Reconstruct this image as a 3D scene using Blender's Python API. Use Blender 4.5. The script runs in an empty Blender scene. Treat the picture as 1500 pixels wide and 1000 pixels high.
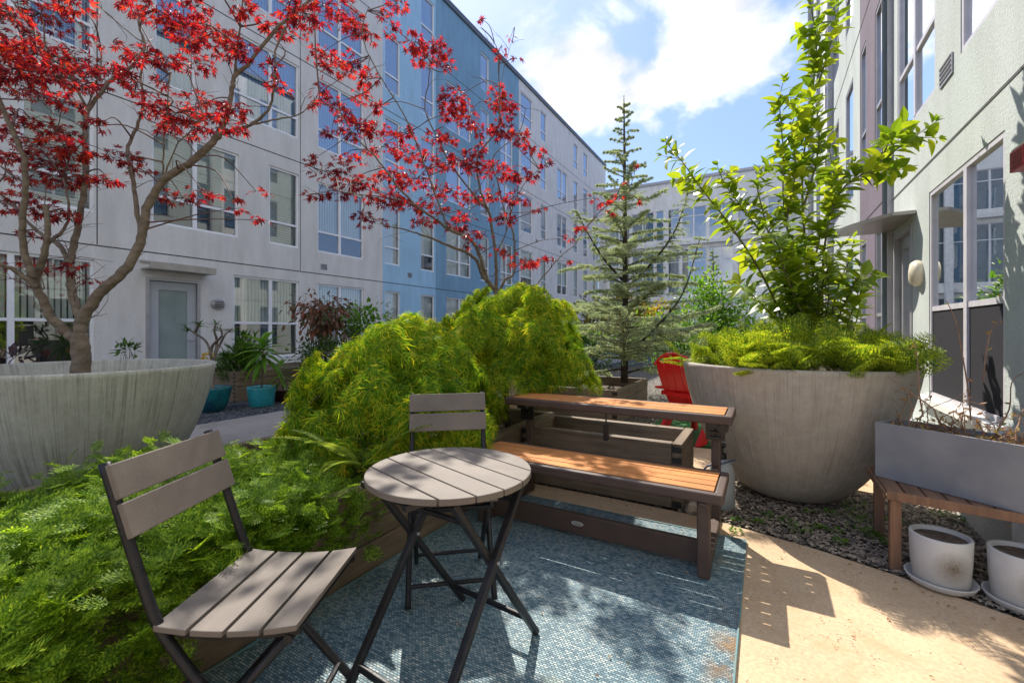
import bpy, math, random
import numpy as np
from mathutils import Vector
from mathutils.geometry import intersect_line_line
random.seed(7)
R = np.random.RandomState(11)
PI = math.pi
S = bpy.context.scene
C = S.collection

# ------------------------------------------------------------ camera, sky, sun, exposure
F, HY, HC = 650.0, 484.0, 1.23               # focal in px of a 1500 px wide frame, horizon row, eye height
YAW = math.atan2(370, 650)                   # the view is turned this far left of the facades' direction (+Y)
cY, sY = math.cos(YAW), math.sin(YAW)
cam = bpy.data.objects.new('camera', bpy.data.cameras.new('camera')); C.objects.link(cam)
cam.location = (0, 0, HC); cam.rotation_euler = (PI/2, 0, YAW)
cam.data.sensor_width = 36; cam.data.lens = 36*F/1500
cam.data.shift_y = -(500-HY)/1500
cam.data.clip_start = 0.05; cam.data.clip_end = 600
S.camera = cam
SUN_H = Vector((-0.65, 0.758, 0)).normalized(); SUN_EL = math.radians(48)
sun_dir = Vector((SUN_H.x*math.cos(SUN_EL), SUN_H.y*math.cos(SUN_EL), math.sin(SUN_EL)))
sl = bpy.data.lights.new('sun', 'SUN'); sl.energy = 2.6; sl.angle = math.radians(0.5); sl.color = (1.0, 0.93, 0.82)
so = bpy.data.objects.new('sun', sl); C.objects.link(so)
so.rotation_euler = sun_dir.to_track_quat('Z', 'Y').to_euler(); so.location = (-10, 12, 18)
S.view_settings.view_transform = 'Standard'; S.view_settings.look = 'None'
S.view_settings.gamma = 1; S.view_settings.exposure = 1.66
S.cycles.max_bounces = 8; S.cycles.transparent_max_bounces = 12

def cp(px, py, d):
    """a point seen at photo pixel (px, py), d metres in front of the eye"""
    xc = (px-750)/F*d
    return Vector((xc*cY-d*sY, xc*sY+d*cY, HC-(py-HY)*d/F))
def gp(px, py, z=0.0):
    return cp(px, py, (HC-z)*F/(py-HY))
def cw(xc, d, z=0.0):
    return Vector((xc*cY-d*sY, xc*sY+d*cY, z))

def make_world():
    w = bpy.data.worlds.new('World'); S.world = w; w.use_nodes = True
    nt = w.node_tree; N = nt.nodes; L = nt.links
    N.clear()
    out = N.new('ShaderNodeOutputWorld'); bg = N.new('ShaderNodeBackground'); bg.inputs[1].default_value = 0.15
    sky = N.new('ShaderNodeTexSky'); sky.sky_type = 'NISHITA'; sky.sun_disc = False
    sky.sun_elevation = SUN_EL; sky.sun_rotation = math.atan2(SUN_H.x, SUN_H.y)
    sky.air_density = 1.0; sky.dust_density = 0.6; sky.ozone_density = 2.0
    tc = N.new('ShaderNodeTexCoord')
    mp = N.new('ShaderNodeMapping'); mp.inputs['Scale'].default_value = (1, 1, 1.7)
    L.new(tc.outputs['Generated'], mp.inputs[0])
    n1 = N.new('ShaderNodeTexNoise'); n1.inputs['Scale'].default_value = 3.2; n1.inputs['Detail'].default_value = 9
    n1.inputs['Roughness'].default_value = 0.56; n1.inputs['Distortion'].default_value = 0.25
    L.new(mp.outputs[0], n1.inputs['Vector'])
    # wide soft places where the clouds gather
    def math_(op, a, b=None, clamp=False):
        m = N.new('ShaderNodeMath'); m.operation = op; m.use_clamp = clamp
        for i, x in enumerate((a, b)):
            if x is None: continue
            if isinstance(x, (int, float)): m.inputs[i].default_value = x
            else: L.new(x, m.inputs[i])
        return m.outputs[0]
    # ragged edges: the places are looked up through a noisy offset
    wn = N.new('ShaderNodeTexNoise'); wn.inputs['Scale'].default_value = 7; wn.inputs['Detail'].default_value = 5; L.new(tc.outputs['Generated'], wn.inputs['Vector'])
    ws = N.new('ShaderNodeVectorMath'); ws.operation = 'SUBTRACT'; L.new(wn.outputs['Color'], ws.inputs[0]); ws.inputs[1].default_value = (.5, .5, .5)
    wm = N.new('ShaderNodeVectorMath'); wm.operation = 'SCALE'; L.new(ws.outputs[0], wm.inputs[0]); wm.inputs['Scale'].default_value = 0.24
    wv = N.new('ShaderNodeVectorMath'); wv.operation = 'ADD'; L.new(wm.outputs[0], wv.inputs[1])
    acc = None
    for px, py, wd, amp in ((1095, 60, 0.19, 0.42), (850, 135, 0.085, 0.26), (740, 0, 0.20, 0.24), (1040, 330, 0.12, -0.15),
                            (880, 45, 0.10, 0.14), (925, 85, 0.06, -0.30), (985, 215, 0.09, -0.34), (1130, 235, 0.09, -0.3), (860, 50, 0.06, -.16), (700, 60, .08, -.1), (935, 130, 0.06, .16), (0, -700, 0.5, 0.12), (300, -300, 0.3, 0.1), ('b', 0, .9, .36)):  # the last is an unseen cloud mass behind the camera, added to lift ambient light
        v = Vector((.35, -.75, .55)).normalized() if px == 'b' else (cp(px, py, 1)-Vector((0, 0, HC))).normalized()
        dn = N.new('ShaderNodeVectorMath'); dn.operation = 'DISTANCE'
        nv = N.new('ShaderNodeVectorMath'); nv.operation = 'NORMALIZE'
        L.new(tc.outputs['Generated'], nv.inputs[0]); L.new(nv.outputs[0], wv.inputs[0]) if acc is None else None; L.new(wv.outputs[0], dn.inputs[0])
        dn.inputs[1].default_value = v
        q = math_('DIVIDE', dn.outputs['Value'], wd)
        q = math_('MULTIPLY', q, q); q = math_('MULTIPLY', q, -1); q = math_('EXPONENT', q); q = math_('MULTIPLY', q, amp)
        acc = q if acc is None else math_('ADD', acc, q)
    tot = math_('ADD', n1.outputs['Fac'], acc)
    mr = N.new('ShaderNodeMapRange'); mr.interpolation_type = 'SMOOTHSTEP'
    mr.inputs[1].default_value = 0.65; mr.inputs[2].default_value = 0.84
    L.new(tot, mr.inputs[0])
    n2 = N.new('ShaderNodeTexNoise'); n2.inputs['Scale'].default_value = 7; n2.inputs['Detail'].default_value = 6
    L.new(mp.outputs[0], n2.inputs['Vector'])
    cr = N.new('ShaderNodeMapRange'); cr.inputs[1].default_value = 0.38; cr.inputs[2].default_value = 0.6
    cr.inputs[3].default_value = 2.1; cr.inputs[4].default_value = 3.3
    L.new(n2.outputs['Fac'], cr.inputs[0])
    cc = N.new('ShaderNodeCombineColor'); 
    L.new(cr.outputs[0], cc.inputs[0]); L.new(cr.outputs[0], cc.inputs[1])
    L.new(math_('MULTIPLY', cr.outputs[0], 1.03), cc.inputs[2])
    # clear sky, a little brighter and paler than the model's
    sc = N.new('ShaderNodeMix'); sc.data_type = 'RGBA'; sc.blend_type = 'MIX'; sc.inputs[0].default_value = 0.8
    L.new(sky.outputs[0], sc.inputs[6]); sc.inputs[7].default_value = (0.56, 0.86, 1.75, 1)
    mx = N.new('ShaderNodeMix'); mx.data_type = 'RGBA'
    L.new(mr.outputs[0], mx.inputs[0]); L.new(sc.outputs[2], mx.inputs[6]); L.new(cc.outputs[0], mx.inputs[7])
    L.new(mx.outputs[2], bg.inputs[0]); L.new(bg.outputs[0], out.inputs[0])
make_world()

# ------------------------------------------------------------ materials
MAT = {}
def base_mat(name):
    m = bpy.data.materials.new(name); m.use_nodes = True; MAT[name] = m
    return m, m.node_tree.nodes, m.node_tree.links, m.node_tree.nodes['Principled BSDF']
def coords(N, L, scale=(1, 1, 1), rot=(0, 0, 0), kind='Object'):
    tc = N.new('ShaderNodeTexCoord'); mp = N.new('ShaderNodeMapping')
    mp.inputs['Scale'].default_value = scale; mp.inputs['Rotation'].default_value = rot
    L.new(tc.outputs[kind], mp.inputs[0]); return mp.outputs[0]
def noise(N, L, vec, scale, detail=4, rough=0.55, dist=0):
    n = N.new('ShaderNodeTexNoise'); n.inputs['Scale'].default_value = scale; n.inputs['Detail'].default_value = detail
    n.inputs['Roughness'].default_value = rough; n.inputs['Distortion'].default_value = dist
    L.new(vec, n.inputs['Vector']); return n.outputs['Fac']
def ramp(N, L, fac, stops):
    r = N.new('ShaderNodeValToRGB'); e = r.color_ramp.elements
    while len(e) < len(stops): e.new(0.5)
    for i, (p, c) in enumerate(stops): e[i].position = p; e[i].color = (*c, 1)
    L.new(fac, r.inputs[0]); return r.outputs[0]
def mixc(N, L, fac, a, b, mode='MIX'):
    m = N.new('ShaderNodeMix'); m.data_type = 'RGBA'; m.blend_type = mode
    for i, x in ((0, fac), (6, a), (7, b)):
        if isinstance(x, tuple): m.inputs[i].default_value = (*x, 1)
        elif isinstance(x, (int, float)): m.inputs[i].default_value = x
        else: L.new(x, m.inputs[i])
    return m.outputs[2]
def bump(N, L, B, h, strength=0.3, dist=0.01):
    b = N.new('ShaderNodeBump'); b.inputs['Strength'].default_value = strength; b.inputs['Distance'].default_value = dist
    L.new(h, b.inputs['Height']); L.new(b.outputs[0], B.inputs['Normal'])
def mth(N, L, op, a, b=None, clamp=False):
    m = N.new('ShaderNodeMath'); m.operation = op; m.use_clamp = clamp
    for i, x in enumerate((a, b)):
        if x is None: continue
        if isinstance(x, (int, float)): m.inputs[i].default_value = x
        else: L.new(x, m.inputs[i])
    return m.outputs[0]

def pm(name, c1, c2=None, scale=6, rough=0.7, bs=0.0, bscale=60, metal=0.0, spec=0.5, stretch=(1, 1, 1), lo=0.35, hi=0.65, bdist=0.01):
    m, N, L, B = base_mat(name)
    v = coords(N, L, stretch)
    if c2 is None: c2 = tuple(x*0.8 for x in c1)
    L.new(ramp(N, L, noise(N, L, v, scale), [(lo, c1), (hi, c2)]), B.inputs['Base Color'])
    B.inputs['Roughness'].default_value = rough; B.inputs['Metallic'].default_value = metal
    B.inputs['Specular IOR Level'].default_value = spec
    if bs: bump(N, L, B, noise(N, L, v, bscale, 3), bs, bdist)
    if name == 'taupe':
        w = noise(N, L, coords(N, L, (1, 1, 1)), 2.1, 6, 0.7); L.new(mixc(N, L, 1.0, B.inputs['Base Color'].links[0].from_socket, ramp(N, L, w, [(0.35, (1.06, 1.05, 1.03)), (0.62, (0.90, 0.90, 0.90)), (0.75, (0.72, 0.71, 0.68))]), 'MULTIPLY'), B.inputs['Base Color'])
    return m
def stucco(name, c):
    m, N, L, B = base_mat(name)
    v = coords(N, L); v2 = coords(N, L, (1, 1, 0.25))
    a = ramp(N, L, noise(N, L, v, 0.9, 6, 0.6), [(0.3, tuple(x*1.03 for x in c)), (0.7, tuple(x*0.95 for x in c))])
    s = ramp(N, L, noise(N, L, v2, 3.5, 5, 0.6), [(0.35, (1, 1, 1)), (0.75, (0.82, 0.82, 0.81))])
    g = ramp(N, L, noise(N, L, v, 42, 2), [(0.35, (0.93, 0.93, 0.93)), (0.65, (1.03, 1.03, 1.03))])
    L.new(mixc(N, L, 1.0, mixc(N, L, 1.0, a, s, 'MULTIPLY'), g, 'MULTIPLY'), B.inputs['Base Color'])
    B.inputs['Roughness'].default_value = 0.92; B.inputs['Specular IOR Level'].default_value = 0.2
    bump(N, L, B, noise(N, L, v, 55, 4, 0.65), 0.55, 0.012)
    return m
def leafmat(name, stops, trans=0.45, tcol=None, rough=0.45, spec=0.35, spot=None):
    """leaves: colour differs from leaf to leaf, light passes through"""
    m, N, L, B = base_mat(name)
    g = N.new('ShaderNodeNewGeometry')
    n = noise(N, L, coords(N, L), 2.3, 2)
    f = mth(N, L, 'ADD', mth(N, L, 'MULTIPLY', g.outputs['Random Per Island'], 0.62), mth(N, L, 'MULTIPLY', n, 0.42))
    col = ramp(N, L, f, stops)
    L.new(col, B.inputs['Base Color']); B.inputs['Roughness'].default_value = rough
    B.inputs['Specular IOR Level'].default_value = spec
    t = N.new('ShaderNodeBsdfTranslucent')
    tc = mixc(N, L, 1.0, col, tcol or (1.7, 1.6, 0.9), 'MULTIPLY'); L.new(tc, t.inputs[0])
    mx = N.new('ShaderNodeMixShader'); mx.inputs[0].default_value = trans
    L.new(B.outputs[0], mx.inputs[1]); L.new(t.outputs[0], mx.inputs[2])
    L.new(mx.outputs[0], N['Material Output'].inputs[0])
    return m
def wood(name, c1, c2, axis=0, rough=0.75, scale=1.0, bs=0.35):
    m, N, L, B = base_mat(name)
    st = [14, 14, 14]; st[axis] = 0.9
    v = coords(N, L, tuple(x*scale for x in st))
    a = noise(N, L, v, 2.2, 8, 0.65, 0.6)
    b = noise(N, L, coords(N, L), 2.5, 3)
    col = ramp(N, L, a, [(0.3, c1), (0.68, c2)])
    col = mixc(N, L, 1.0, col, ramp(N, L, b, [(0.3, (1.12, 1.1, 1.05)), (0.7, (0.72, 0.74, 0.76))]), 'MULTIPLY')
    L.new(col, B.inputs['Base Color']); B.inputs['Roughness'].default_value = rough
    bump(N, L, B, a, bs, 0.006)
    return m
def glassmat(name, refl=0.28, tint=(0.9, 0.95, 0.95)):
    m, N, L, B = base_mat(name); N.remove(B)
    g = N.new('ShaderNodeBsdfGlossy'); g.inputs['Roughness'].default_value = 0.012; g.inputs[0].default_value = (0.95, 0.98, 1, 1)
    t = N.new('ShaderNodeBsdfTransparent'); t.inputs[0].default_value = (*tint, 1)
    lw = N.new('ShaderNodeLayerWeight'); lw.inputs[0].default_value = 0.35
    f = mth(N, L, 'ADD', mth(N, L, 'MULTIPLY', lw.outputs['Fresnel'], 0.75), refl, True)
    # slightly wavy panes
    bn = N.new('ShaderNodeBump'); bn.inputs['Strength'].default_value = 0.05; bn.inputs['Distance'].default_value = 0.01
    L.new(noise(N, L, coords(N, L), 1.3, 1), bn.inputs['Height']); L.new(bn.outputs[0], g.inputs['Normal'])
    mx = N.new('ShaderNodeMixShader'); L.new(f, mx.inputs[0]); L.new(t.outputs[0], mx.inputs[1]); L.new(g.outputs[0], mx.inputs[2])
    L.new(mx.outputs[0], N['Material Output'].inputs[0]); return m

stucco('stucco_grey', (0.74, 0.71, 0.68)); stucco('stucco_skyblue', (0.40, 0.62, 0.80)); stucco('stucco_blue', (0.23, 0.39, 0.52))
stucco('stucco_green', (0.53, 0.575, 0.555)); stucco('stucco_purple', (0.21, 0.17, 0.215)); stucco('stucco_shaded', (0.16, 0.20, 0.21)); stucco('stucco_white', (0.84, 0.83, 0.81))
pm('joint', (0.06, 0.06, 0.06), rough=0.9)
pm('frame_white', (0.82, 0.82, 0.84), (0.76, 0.76, 0.79), 3, 0.4)
pm('frame_metal', (0.42, 0.41, 0.42), (0.36, 0.35, 0.37), 5, 0.38, metal=0.35)
pm('frame_lilac', (0.58, 0.56, 0.60), (0.50, 0.48, 0.52), 5, 0.4)
pm('roof_metal', (0.10, 0.11, 0.12), rough=0.5)
pm('blind', (0.82, 0.86, 0.83), (0.74, 0.79, 0.76), 3, 0.6)
pm('blind_sky_tint', (0.50, 0.62, 0.76), (0.38, 0.50, 0.66), 3, 0.6)  # upper floors: blue of the reflected sky put into the blinds' colour
pm('interior', (0.035, 0.04, 0.042), (0.10, 0.11, 0.10), 1.2, 0.9)
pm('screen', (0.030, 0.030, 0.036), (0.038, 0.037, 0.043), 300, 0.9, spec=0.1)
pm('frosted', (0.20, 0.26, 0.25), (0.26, 0.32, 0.31), 2, 0.35)
glassmat('glass', 0.16); glassmat('glass_up', 0.30, (0.62, 0.78, 0.92))  # upper panes tinted blue to strengthen the look of reflected sky
pm('yellow_panel', (0.72, 0.45, 0.05), (0.65, 0.40, 0.04), 2, 0.6)
pm('canopy', (0.40, 0.37, 0.34), (0.33, 0.30, 0.28), 4, 0.35, metal=0.5)
pm('door_grey', (0.42, 0.44, 0.47), (0.38, 0.40, 0.43), 2, 0.5)
pm('taupe', (0.178, 0.150, 0.130), (0.145, 0.122, 0.106), 7, 0.62, 0.25, 160, spec=0.3, stretch=(1, 1, 1), bdist=0.002)
pm('black_metal', (0.009, 0.009, 0.012), (0.018, 0.016, 0.018), 25, 0.42, 0.1, 90, spec=0.35)
pm('brown_resin', (0.062, 0.038, 0.030), (0.080, 0.050, 0.040), 9, 0.55, 0.12, 120, bdist=0.002)
pm('black_plastic', (0.012, 0.012, 0.013), rough=0.4)
pm('liner', (0.012, 0.012, 0.014), (0.02, 0.02, 0.02), 10, 0.5, 0.6, 20)
pm('soil', (0.07, 0.05, 0.035), (0.15, 0.11, 0.075), 30, 0.95, 0.8, 70)
pm('bark_maple', (0.12, 0.092, 0.065), (0.21, 0.17, 0.13), 14, 0.85, 0.7, 45, stretch=(1, 1, 2.2))
pm('bark_dark', (0.035, 0.028, 0.022), (0.07, 0.055, 0.045), 14, 0.9, 0.6, 40)
pm('twig', (0.16, 0.10, 0.075), (0.09, 0.05, 0.045), 14, 0.8)
pm('stem_green', (0.14, 0.15, 0.04), (0.10, 0.08, 0.03), 8, 0.6)
pm('dry_twig', (0.33, 0.20, 0.13), (0.20, 0.12, 0.08), 20, 0.8)
pm('teal_glaze', (0.01, 0.16, 0.17), (0.008, 0.05, 0.09), 5, 0.15)
pm('turquoise', (0.03, 0.30, 0.35), (0.02, 0.24, 0.30), 30, 0.3, 0.8, 25)
pm('terracotta', (0.10, 0.045, 0.03), rough=0.6)
pm('grey_trough', (0.21, 0.215, 0.235), (0.27, 0.275, 0.29), 5, 0.6, 0.15, 60)
pm('red_plastic', (0.62, 0.006, 0.008), (0.55, 0.006, 0.008), 3, 0.35)
pm('alarm_red', (0.42, 0.015, 0.03), rough=0.45)
pm('cream', (0.72, 0.62, 0.40), (0.66, 0.56, 0.36), 9, 0.6)
pm('lamp_glass', (0.75, 0.66, 0.50), (0.68, 0.60, 0.46), 6, 0.35)
pm('white_paint', (0.8, 0.8, 0.8), rough=0.5)
pm('grey_plastic', (0.36, 0.38, 0.39), (0.30, 0.32, 0.33), 5, 0.45)
pm('brick_face', (0.02, 0.02, 0.02), rough=0.9)
pm('turf', (0.03, 0.16, 0.03), (0.02, 0.11, 0.02), 90, 0.9, 1.0, 200)
pm('pebble_tan', (0.42, 0.34, 0.255), (0.15, 0.125, 0.105), 22, 0.8, lo=.42, hi=.58)
pm('pebble_slate', (0.13, 0.145, 0.17), (0.05, 0.055, 0.065), 12, 0.65)
pm('rug_hem', (0.09, 0.22, 0.25), (0.16, 0.20, 0.17), 9, 0.7)
pm('hose', (0.05, 0.07, 0.15), rough=0.5)
wood('timber_x', (0.26, 0.20, 0.15), (0.12, 0.09, 0.065), 0)
wood('timber_y', (0.26, 0.19, 0.13), (0.12, 0.085, 0.055), 1)
wood('plank_orange', (0.56, 0.225, 0.060), (0.44, 0.165, 0.045), 0, 0.8, 1.6, 0.12)
wood('bench_wood', (0.27, 0.145, 0.085), (0.15, 0.085, 0.055), 1, 0.65)
wood('bench_leg', (0.30, 0.16, 0.09), (0.15, 0.08, 0.05), 2, 0.65)

def concrete(name, c, speck=0.5, stain=(0.45, 0.28, 0.15), scale=1.0):
    m, N, L, B = base_mat(name); v = coords(N, L, (scale,)*3)
    a = ramp(N, L, noise(N, L, v, 1.6, 8, 0.62), [(0.28, tuple(x*1.12 for x in c)), (0.72, tuple(x*0.78 for x in c))])
    f = ramp(N, L, noise(N, L, v, 60, 3, 0.7), [(0.4, (1.05, 1.05, 1.04)), (0.65, (0.86, 0.85, 0.83))])
    col = mixc(N, L, 1.0, a, f, 'MULTIPLY')
    vo = N.new('ShaderNodeTexVoronoi'); vo.inputs['Scale'].default_value = 70; vo.inputs['Randomness'].default_value = 1; L.new(v, vo.inputs['Vector'])
    sp = mth(N, L, 'LESS_THAN', vo.outputs['Distance'], 0.22)
    n3 = mth(N, L, 'GREATER_THAN', noise(N, L, v, 9, 3), 0.58)
    col = mixc(N, L, mth(N, L, 'MULTIPLY', mth(N, L, 'MULTIPLY', sp, n3), speck), col, (0.10, 0.07, 0.05))
    s = ramp(N, L, noise(N, L, v, 3.1, 6, 0.7, 1.5), [(0.50, (0, 0, 0)), (0.70, (1, 1, 1))])
    col = mixc(N, L, mixc(N, L, 0.72, (0, 0, 0), s), col, stain)
    L.new(col, B.inputs['Base Color']); B.inputs['Roughness'].default_value = 0.9; B.inputs['Specular IOR Level'].default_value = 0.25
    bump(N, L, B, noise(N, L, v, 70, 4, 0.7), 0.35, 0.006)
    return m
concrete('slab_tan', (0.56, 0.405, 0.265), 0.9)
concrete('path_grey', (0.34, 0.31, 0.28), 0.3, (0.24, 0.20, 0.17))

def gravelmat(name, stops, scale):
    m, N, L, B = base_mat(name); v = coords(N, L, (1, 1, 1))
    vo = N.new('ShaderNodeTexVoronoi'); vo.inputs['Scale'].default_value = scale; L.new(v, vo.inputs['Vector'])
    sx = N.new('ShaderNodeSeparateColor'); L.new(vo.outputs['Color'], sx.inputs[0])
    col = ramp(N, L, sx.outputs[0], stops)
    edge = ramp(N, L, vo.outputs['Distance'], [(0.35, (1, 1, 1)), (0.62, (0.2, 0.19, 0.18))])
    L.new(mixc(N, L, 1.0, col, edge, 'MULTIPLY'), B.inputs['Base Color']); B.inputs['Roughness'].default_value = 0.8
    inv = mth(N, L, 'SUBTRACT', 1.0, vo.outputs['Distance']); bump(N, L, B, inv, 1.0, 0.03)
    return m
gravelmat('gravel_tan', [(0.1, (0.10, 0.085, 0.07)), (0.5, (0.24, 0.20, 0.155)), (0.85, (0.36, 0.32, 0.26))], 32)
gravelmat('gravel_slate', [(0.1, (0.05, 0.055, 0.065)), (0.5, (0.12, 0.13, 0.155)), (0.9, (0.25, 0.26, 0.29))], 30)

def rugmat():
    m, N, L, B = base_mat('rug_weave')
    tc = N.new('ShaderNodeTexCoord'); v = tc.outputs['Object']
    mp = N.new('ShaderNodeMapping'); mp.inputs['Scale'].default_value = (1, 1, 1); mp.inputs['Rotation'].default_value = (0, 0, 0)
    L.new(v, mp.inputs[0])
    br = N.new('ShaderNodeTexBrick'); br.offset = 0.5; br.inputs['Scale'].default_value = 1.0
    br.inputs['Brick Width'].default_value = 0.017; br.inputs['Row Height'].default_value = 0.0095
    br.inputs['Mortar Size'].default_value = 0.0017; br.inputs['Mortar Smooth'].default_value = 0.6; br.inputs['Bias'].default_value = 0
    br.inputs['Color1'].default_value = (0, 0, 0, 1); br.inputs['Color2'].default_value = (1, 1, 1, 1); br.inputs['Mortar'].default_value = (0.5, 0.5, 0.5, 1)
    L.new(mp.outputs[0], br.inputs['Vector'])
    sx = N.new('ShaderNodeSeparateColor'); L.new(br.outputs['Color'], sx.inputs[0])
    patch = noise(N, L, coords(N, L, (1.0, 2, 1)), 2.4, 5, 0.65)
    line = noise(N, L, coords(N, L, (3, 40, 1)), 3.0, 3, 0.7)
    f = mth(N, L, 'ADD', mth(N, L, 'MULTIPLY', sx.outputs[0], 0.44), mth(N, L, 'ADD', mth(N, L, 'MULTIPLY', patch, 0.34), mth(N, L, 'MULTIPLY', line, 0.34)))
    col = ramp(N, L, f, [(0.32, (0.07, 0.135, 0.175)), (0.48, (0.15, 0.25, 0.295)), (0.62, (0.25, 0.345, 0.37)), (0.78, (0.40, 0.455, 0.45)), (0.92, (0.50, 0.50, 0.45))])
    col = mixc(N, L, mth(N, L, 'MULTIPLY', br.outputs['Fac'], 0.85), col, (0.02, 0.045, 0.065))
    # rusty brown wear near the right hem, and greenish dirt in patches
    sp = N.new('ShaderNodeSeparateXYZ'); L.new(v, sp.inputs[0])
    near = N.new('ShaderNodeMapRange'); near.inputs[1].default_value = -0.21; near.inputs[2].default_value = -0.12; L.new(sp.outputs[0], near.inputs[0])
    ny = N.new('ShaderNodeMapRange'); ny.inputs[1].default_value = 2.35; ny.inputs[2].default_value = 1.9; L.new(sp.outputs[1], ny.inputs[0])
    k = mth(N, L, 'MULTIPLY', near.outputs[0], ny.outputs[0])
    nn = N.new('ShaderNodeMapRange'); nn.inputs[1].default_value = 0.42; nn.inputs[2].default_value = 0.62; L.new(noise(N, L, v, 7, 6, 0.7), nn.inputs[0])
    k = mth(N, L, 'MULTIPLY', k, nn.outputs[0])
    col = mixc(N, L, mth(N, L, 'MULTIPLY', k, 0.8), col, (0.27, 0.13, 0.02))
    n4 = N.new('ShaderNodeMapRange'); n4.inputs[1].default_value = 0.60; n4.inputs[2].default_value = 0.72; L.new(noise(N, L, v, 2.6, 5, 0.7), n4.inputs[0])
    col = mixc(N, L, mth(N, L, 'MULTIPLY', n4.outputs[0], 0.5), col, (0.17, 0.17, 0.08))
    L.new(col, B.inputs['Base Color']); B.inputs['Roughness'].default_value = 0.6; B.inputs['Specular IOR Level'].default_value = 0.35
    h = mth(N, L, 'SUBTRACT', mth(N, L, 'MULTIPLY', sx.outputs[0], 0.3), br.outputs['Fac'])
    bump(N, L, B, h, 1.0, 0.005)
rugmat()

def potmat(name, c, dark, amt):
    """combed concrete: fine upright ribs and weather streaks that run down the bowl"""
    m, N, L, B = base_mat(name)
    tc = N.new('ShaderNodeTexCoord'); sp = N.new('ShaderNodeSeparateXYZ'); L.new(tc.outputs['Object'], sp.inputs[0])
    ang = mth(N, L, 'ARCTAN2', sp.outputs[1], sp.outputs[0])
    def nz(ka, kz, det=3):
        cb = N.new('ShaderNodeCombineXYZ')
        L.new(mth(N, L, 'MULTIPLY', ang, ka), cb.inputs[0]); L.new(mth(N, L, 'MULTIPLY', sp.outputs[2], kz), cb.inputs[1])
        return noise(N, L, cb.outputs[0], 1.0, det, 0.65)
    ribs = nz(75, 1.6, 3); st = nz(34, 0.9, 5)
    big = noise(N, L, tc.outputs['Object'], 2.4, 6, 0.6)
    col = ramp(N, L, big, [(0.3, tuple(x*1.08 for x in c)), (0.7, tuple(x*0.88 for x in c))])
    col = mixc(N, L, 1.0, col, ramp(N, L, ribs, [(0.40, (1.03,)*3), (0.56, (0.98,)*3), (0.70, (0.80, 0.79, 0.77))]), 'MULTIPLY')
    k = ramp(N, L, st, [(0.48, (0, 0, 0)), (0.64, (1, 1, 1))])
    k = mixc(N, L, 1.0, k, ramp(N, L, noise(N, L, tc.outputs['Object'], 3.3, 5, 0.7), [(0.38, (0, 0, 0)), (0.58, (1, 1, 1))]), 'MULTIPLY')
    col = mixc(N, L, 1.0, col, ramp(N, L, noise(N, L, tc.outputs['Object'], 14, 5, 0.7), [(0.35, (1.04,)*3), (0.7, (0.84, 0.83, 0.80))]), 'MULTIPLY')
    col = mixc(N, L, mixc(N, L, amt, (0, 0, 0), k), col, dark)
    L.new(col, B.inputs['Base Color']); B.inputs['Roughness'].default_value = 0.88; B.inputs['Specular IOR Level'].default_value = 0.25
    bump(N, L, B, mth(N, L, 'ADD', mth(N, L, 'MULTIPLY', ribs, -1.0), mth(N, L, 'MULTIPLY', noise(N, L, tc.outputs['Object'], 60, 3), 0.35)), 0.6, 0.012)
potmat('pot_concrete', (0.44, 0.40, 0.345), (0.29, 0.25, 0.20), 0.38)
potmat('pot_weathered', (0.46, 0.465, 0.42), (0.15, 0.15, 0.12), 0.72)
def whitepot():
    m, N, L, B = base_mat('pot_white'); v = coords(N, L)
    col = ramp(N, L, noise(N, L, v, 4, 5), [(0.3, (0.62, 0.60, 0.57)), (0.7, (0.52, 0.50, 0.47))])
    d = N.new('ShaderNodeVectorMath'); d.operation = 'DISTANCE'; L.new(v, d.inputs[0]); d.inputs[1].default_value = (0.02, -0.115, 0.125)
    mr = N.new('ShaderNodeMapRange'); mr.inputs[1].default_value = 0.085; mr.inputs[2].default_value = 0.0; L.new(d.outputs['Value'], mr.inputs[0])
    k = mth(N, L, 'MULTIPLY', mth(N, L, 'MULTIPLY', mr.outputs[0], noise(N, L, v, 90, 4, 0.8)), 1.7, True)
    L.new(mixc(N, L, k, col, (0.12, 0.075, 0.03)), B.inputs['Base Color']); B.inputs['Roughness'].default_value = 0.45
whitepot()

leafmat('leaf_red', [(0.15, (0.030, 0.005, 0.010)), (0.42, (0.13, 0.008, 0.015)), (0.62, (0.38, 0.013, 0.022)), (0.86, (0.50, 0.075, 0.014))], 0.48, (1.8, 1.1, 1.2), 0.5, 0.25)
leafmat('leaf_lace', [(0.15, (0.035, 0.12, 0.010)), (0.42, (0.11, 0.25, 0.014)), (0.62, (0.29, 0.41, 0.018)), (0.88, (0.68, 0.56, 0.04))], 0.55, (1.7, 1.6, 0.8), 0.55, 0.2)
leafmat('leaf_yew', [(0.15, (0.045, 0.105, 0.014)), (0.48, (0.13, 0.25, 0.022)), (0.84, (0.38, 0.50, 0.05))], 0.5, (1.7, 1.6, 0.8), 0.5, 0.25)
leafmat('leaf_citrus', [(0.15, (0.09, 0.17, 0.012)), (0.5, (0.20, 0.30, 0.018)), (0.85, (0.40, 0.46, 0.03))], 0.5, (1.6, 1.5, 0.8), 0.35, 0.5)
leafmat('leaf_fern', [(0.15, (0.05, 0.10, 0.012)), (0.48, (0.16, 0.26, 0.018)), (0.85, (0.44, 0.48, 0.035))], 0.45, (1.6, 1.5, 0.8), 0.5, 0.3)
leafmat('leaf_sword', [(0.15, (0.09, 0.16, 0.03)), (0.5, (0.18, 0.26, 0.05)), (0.9, (0.30, 0.34, 0.06))], 0.4)
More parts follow.
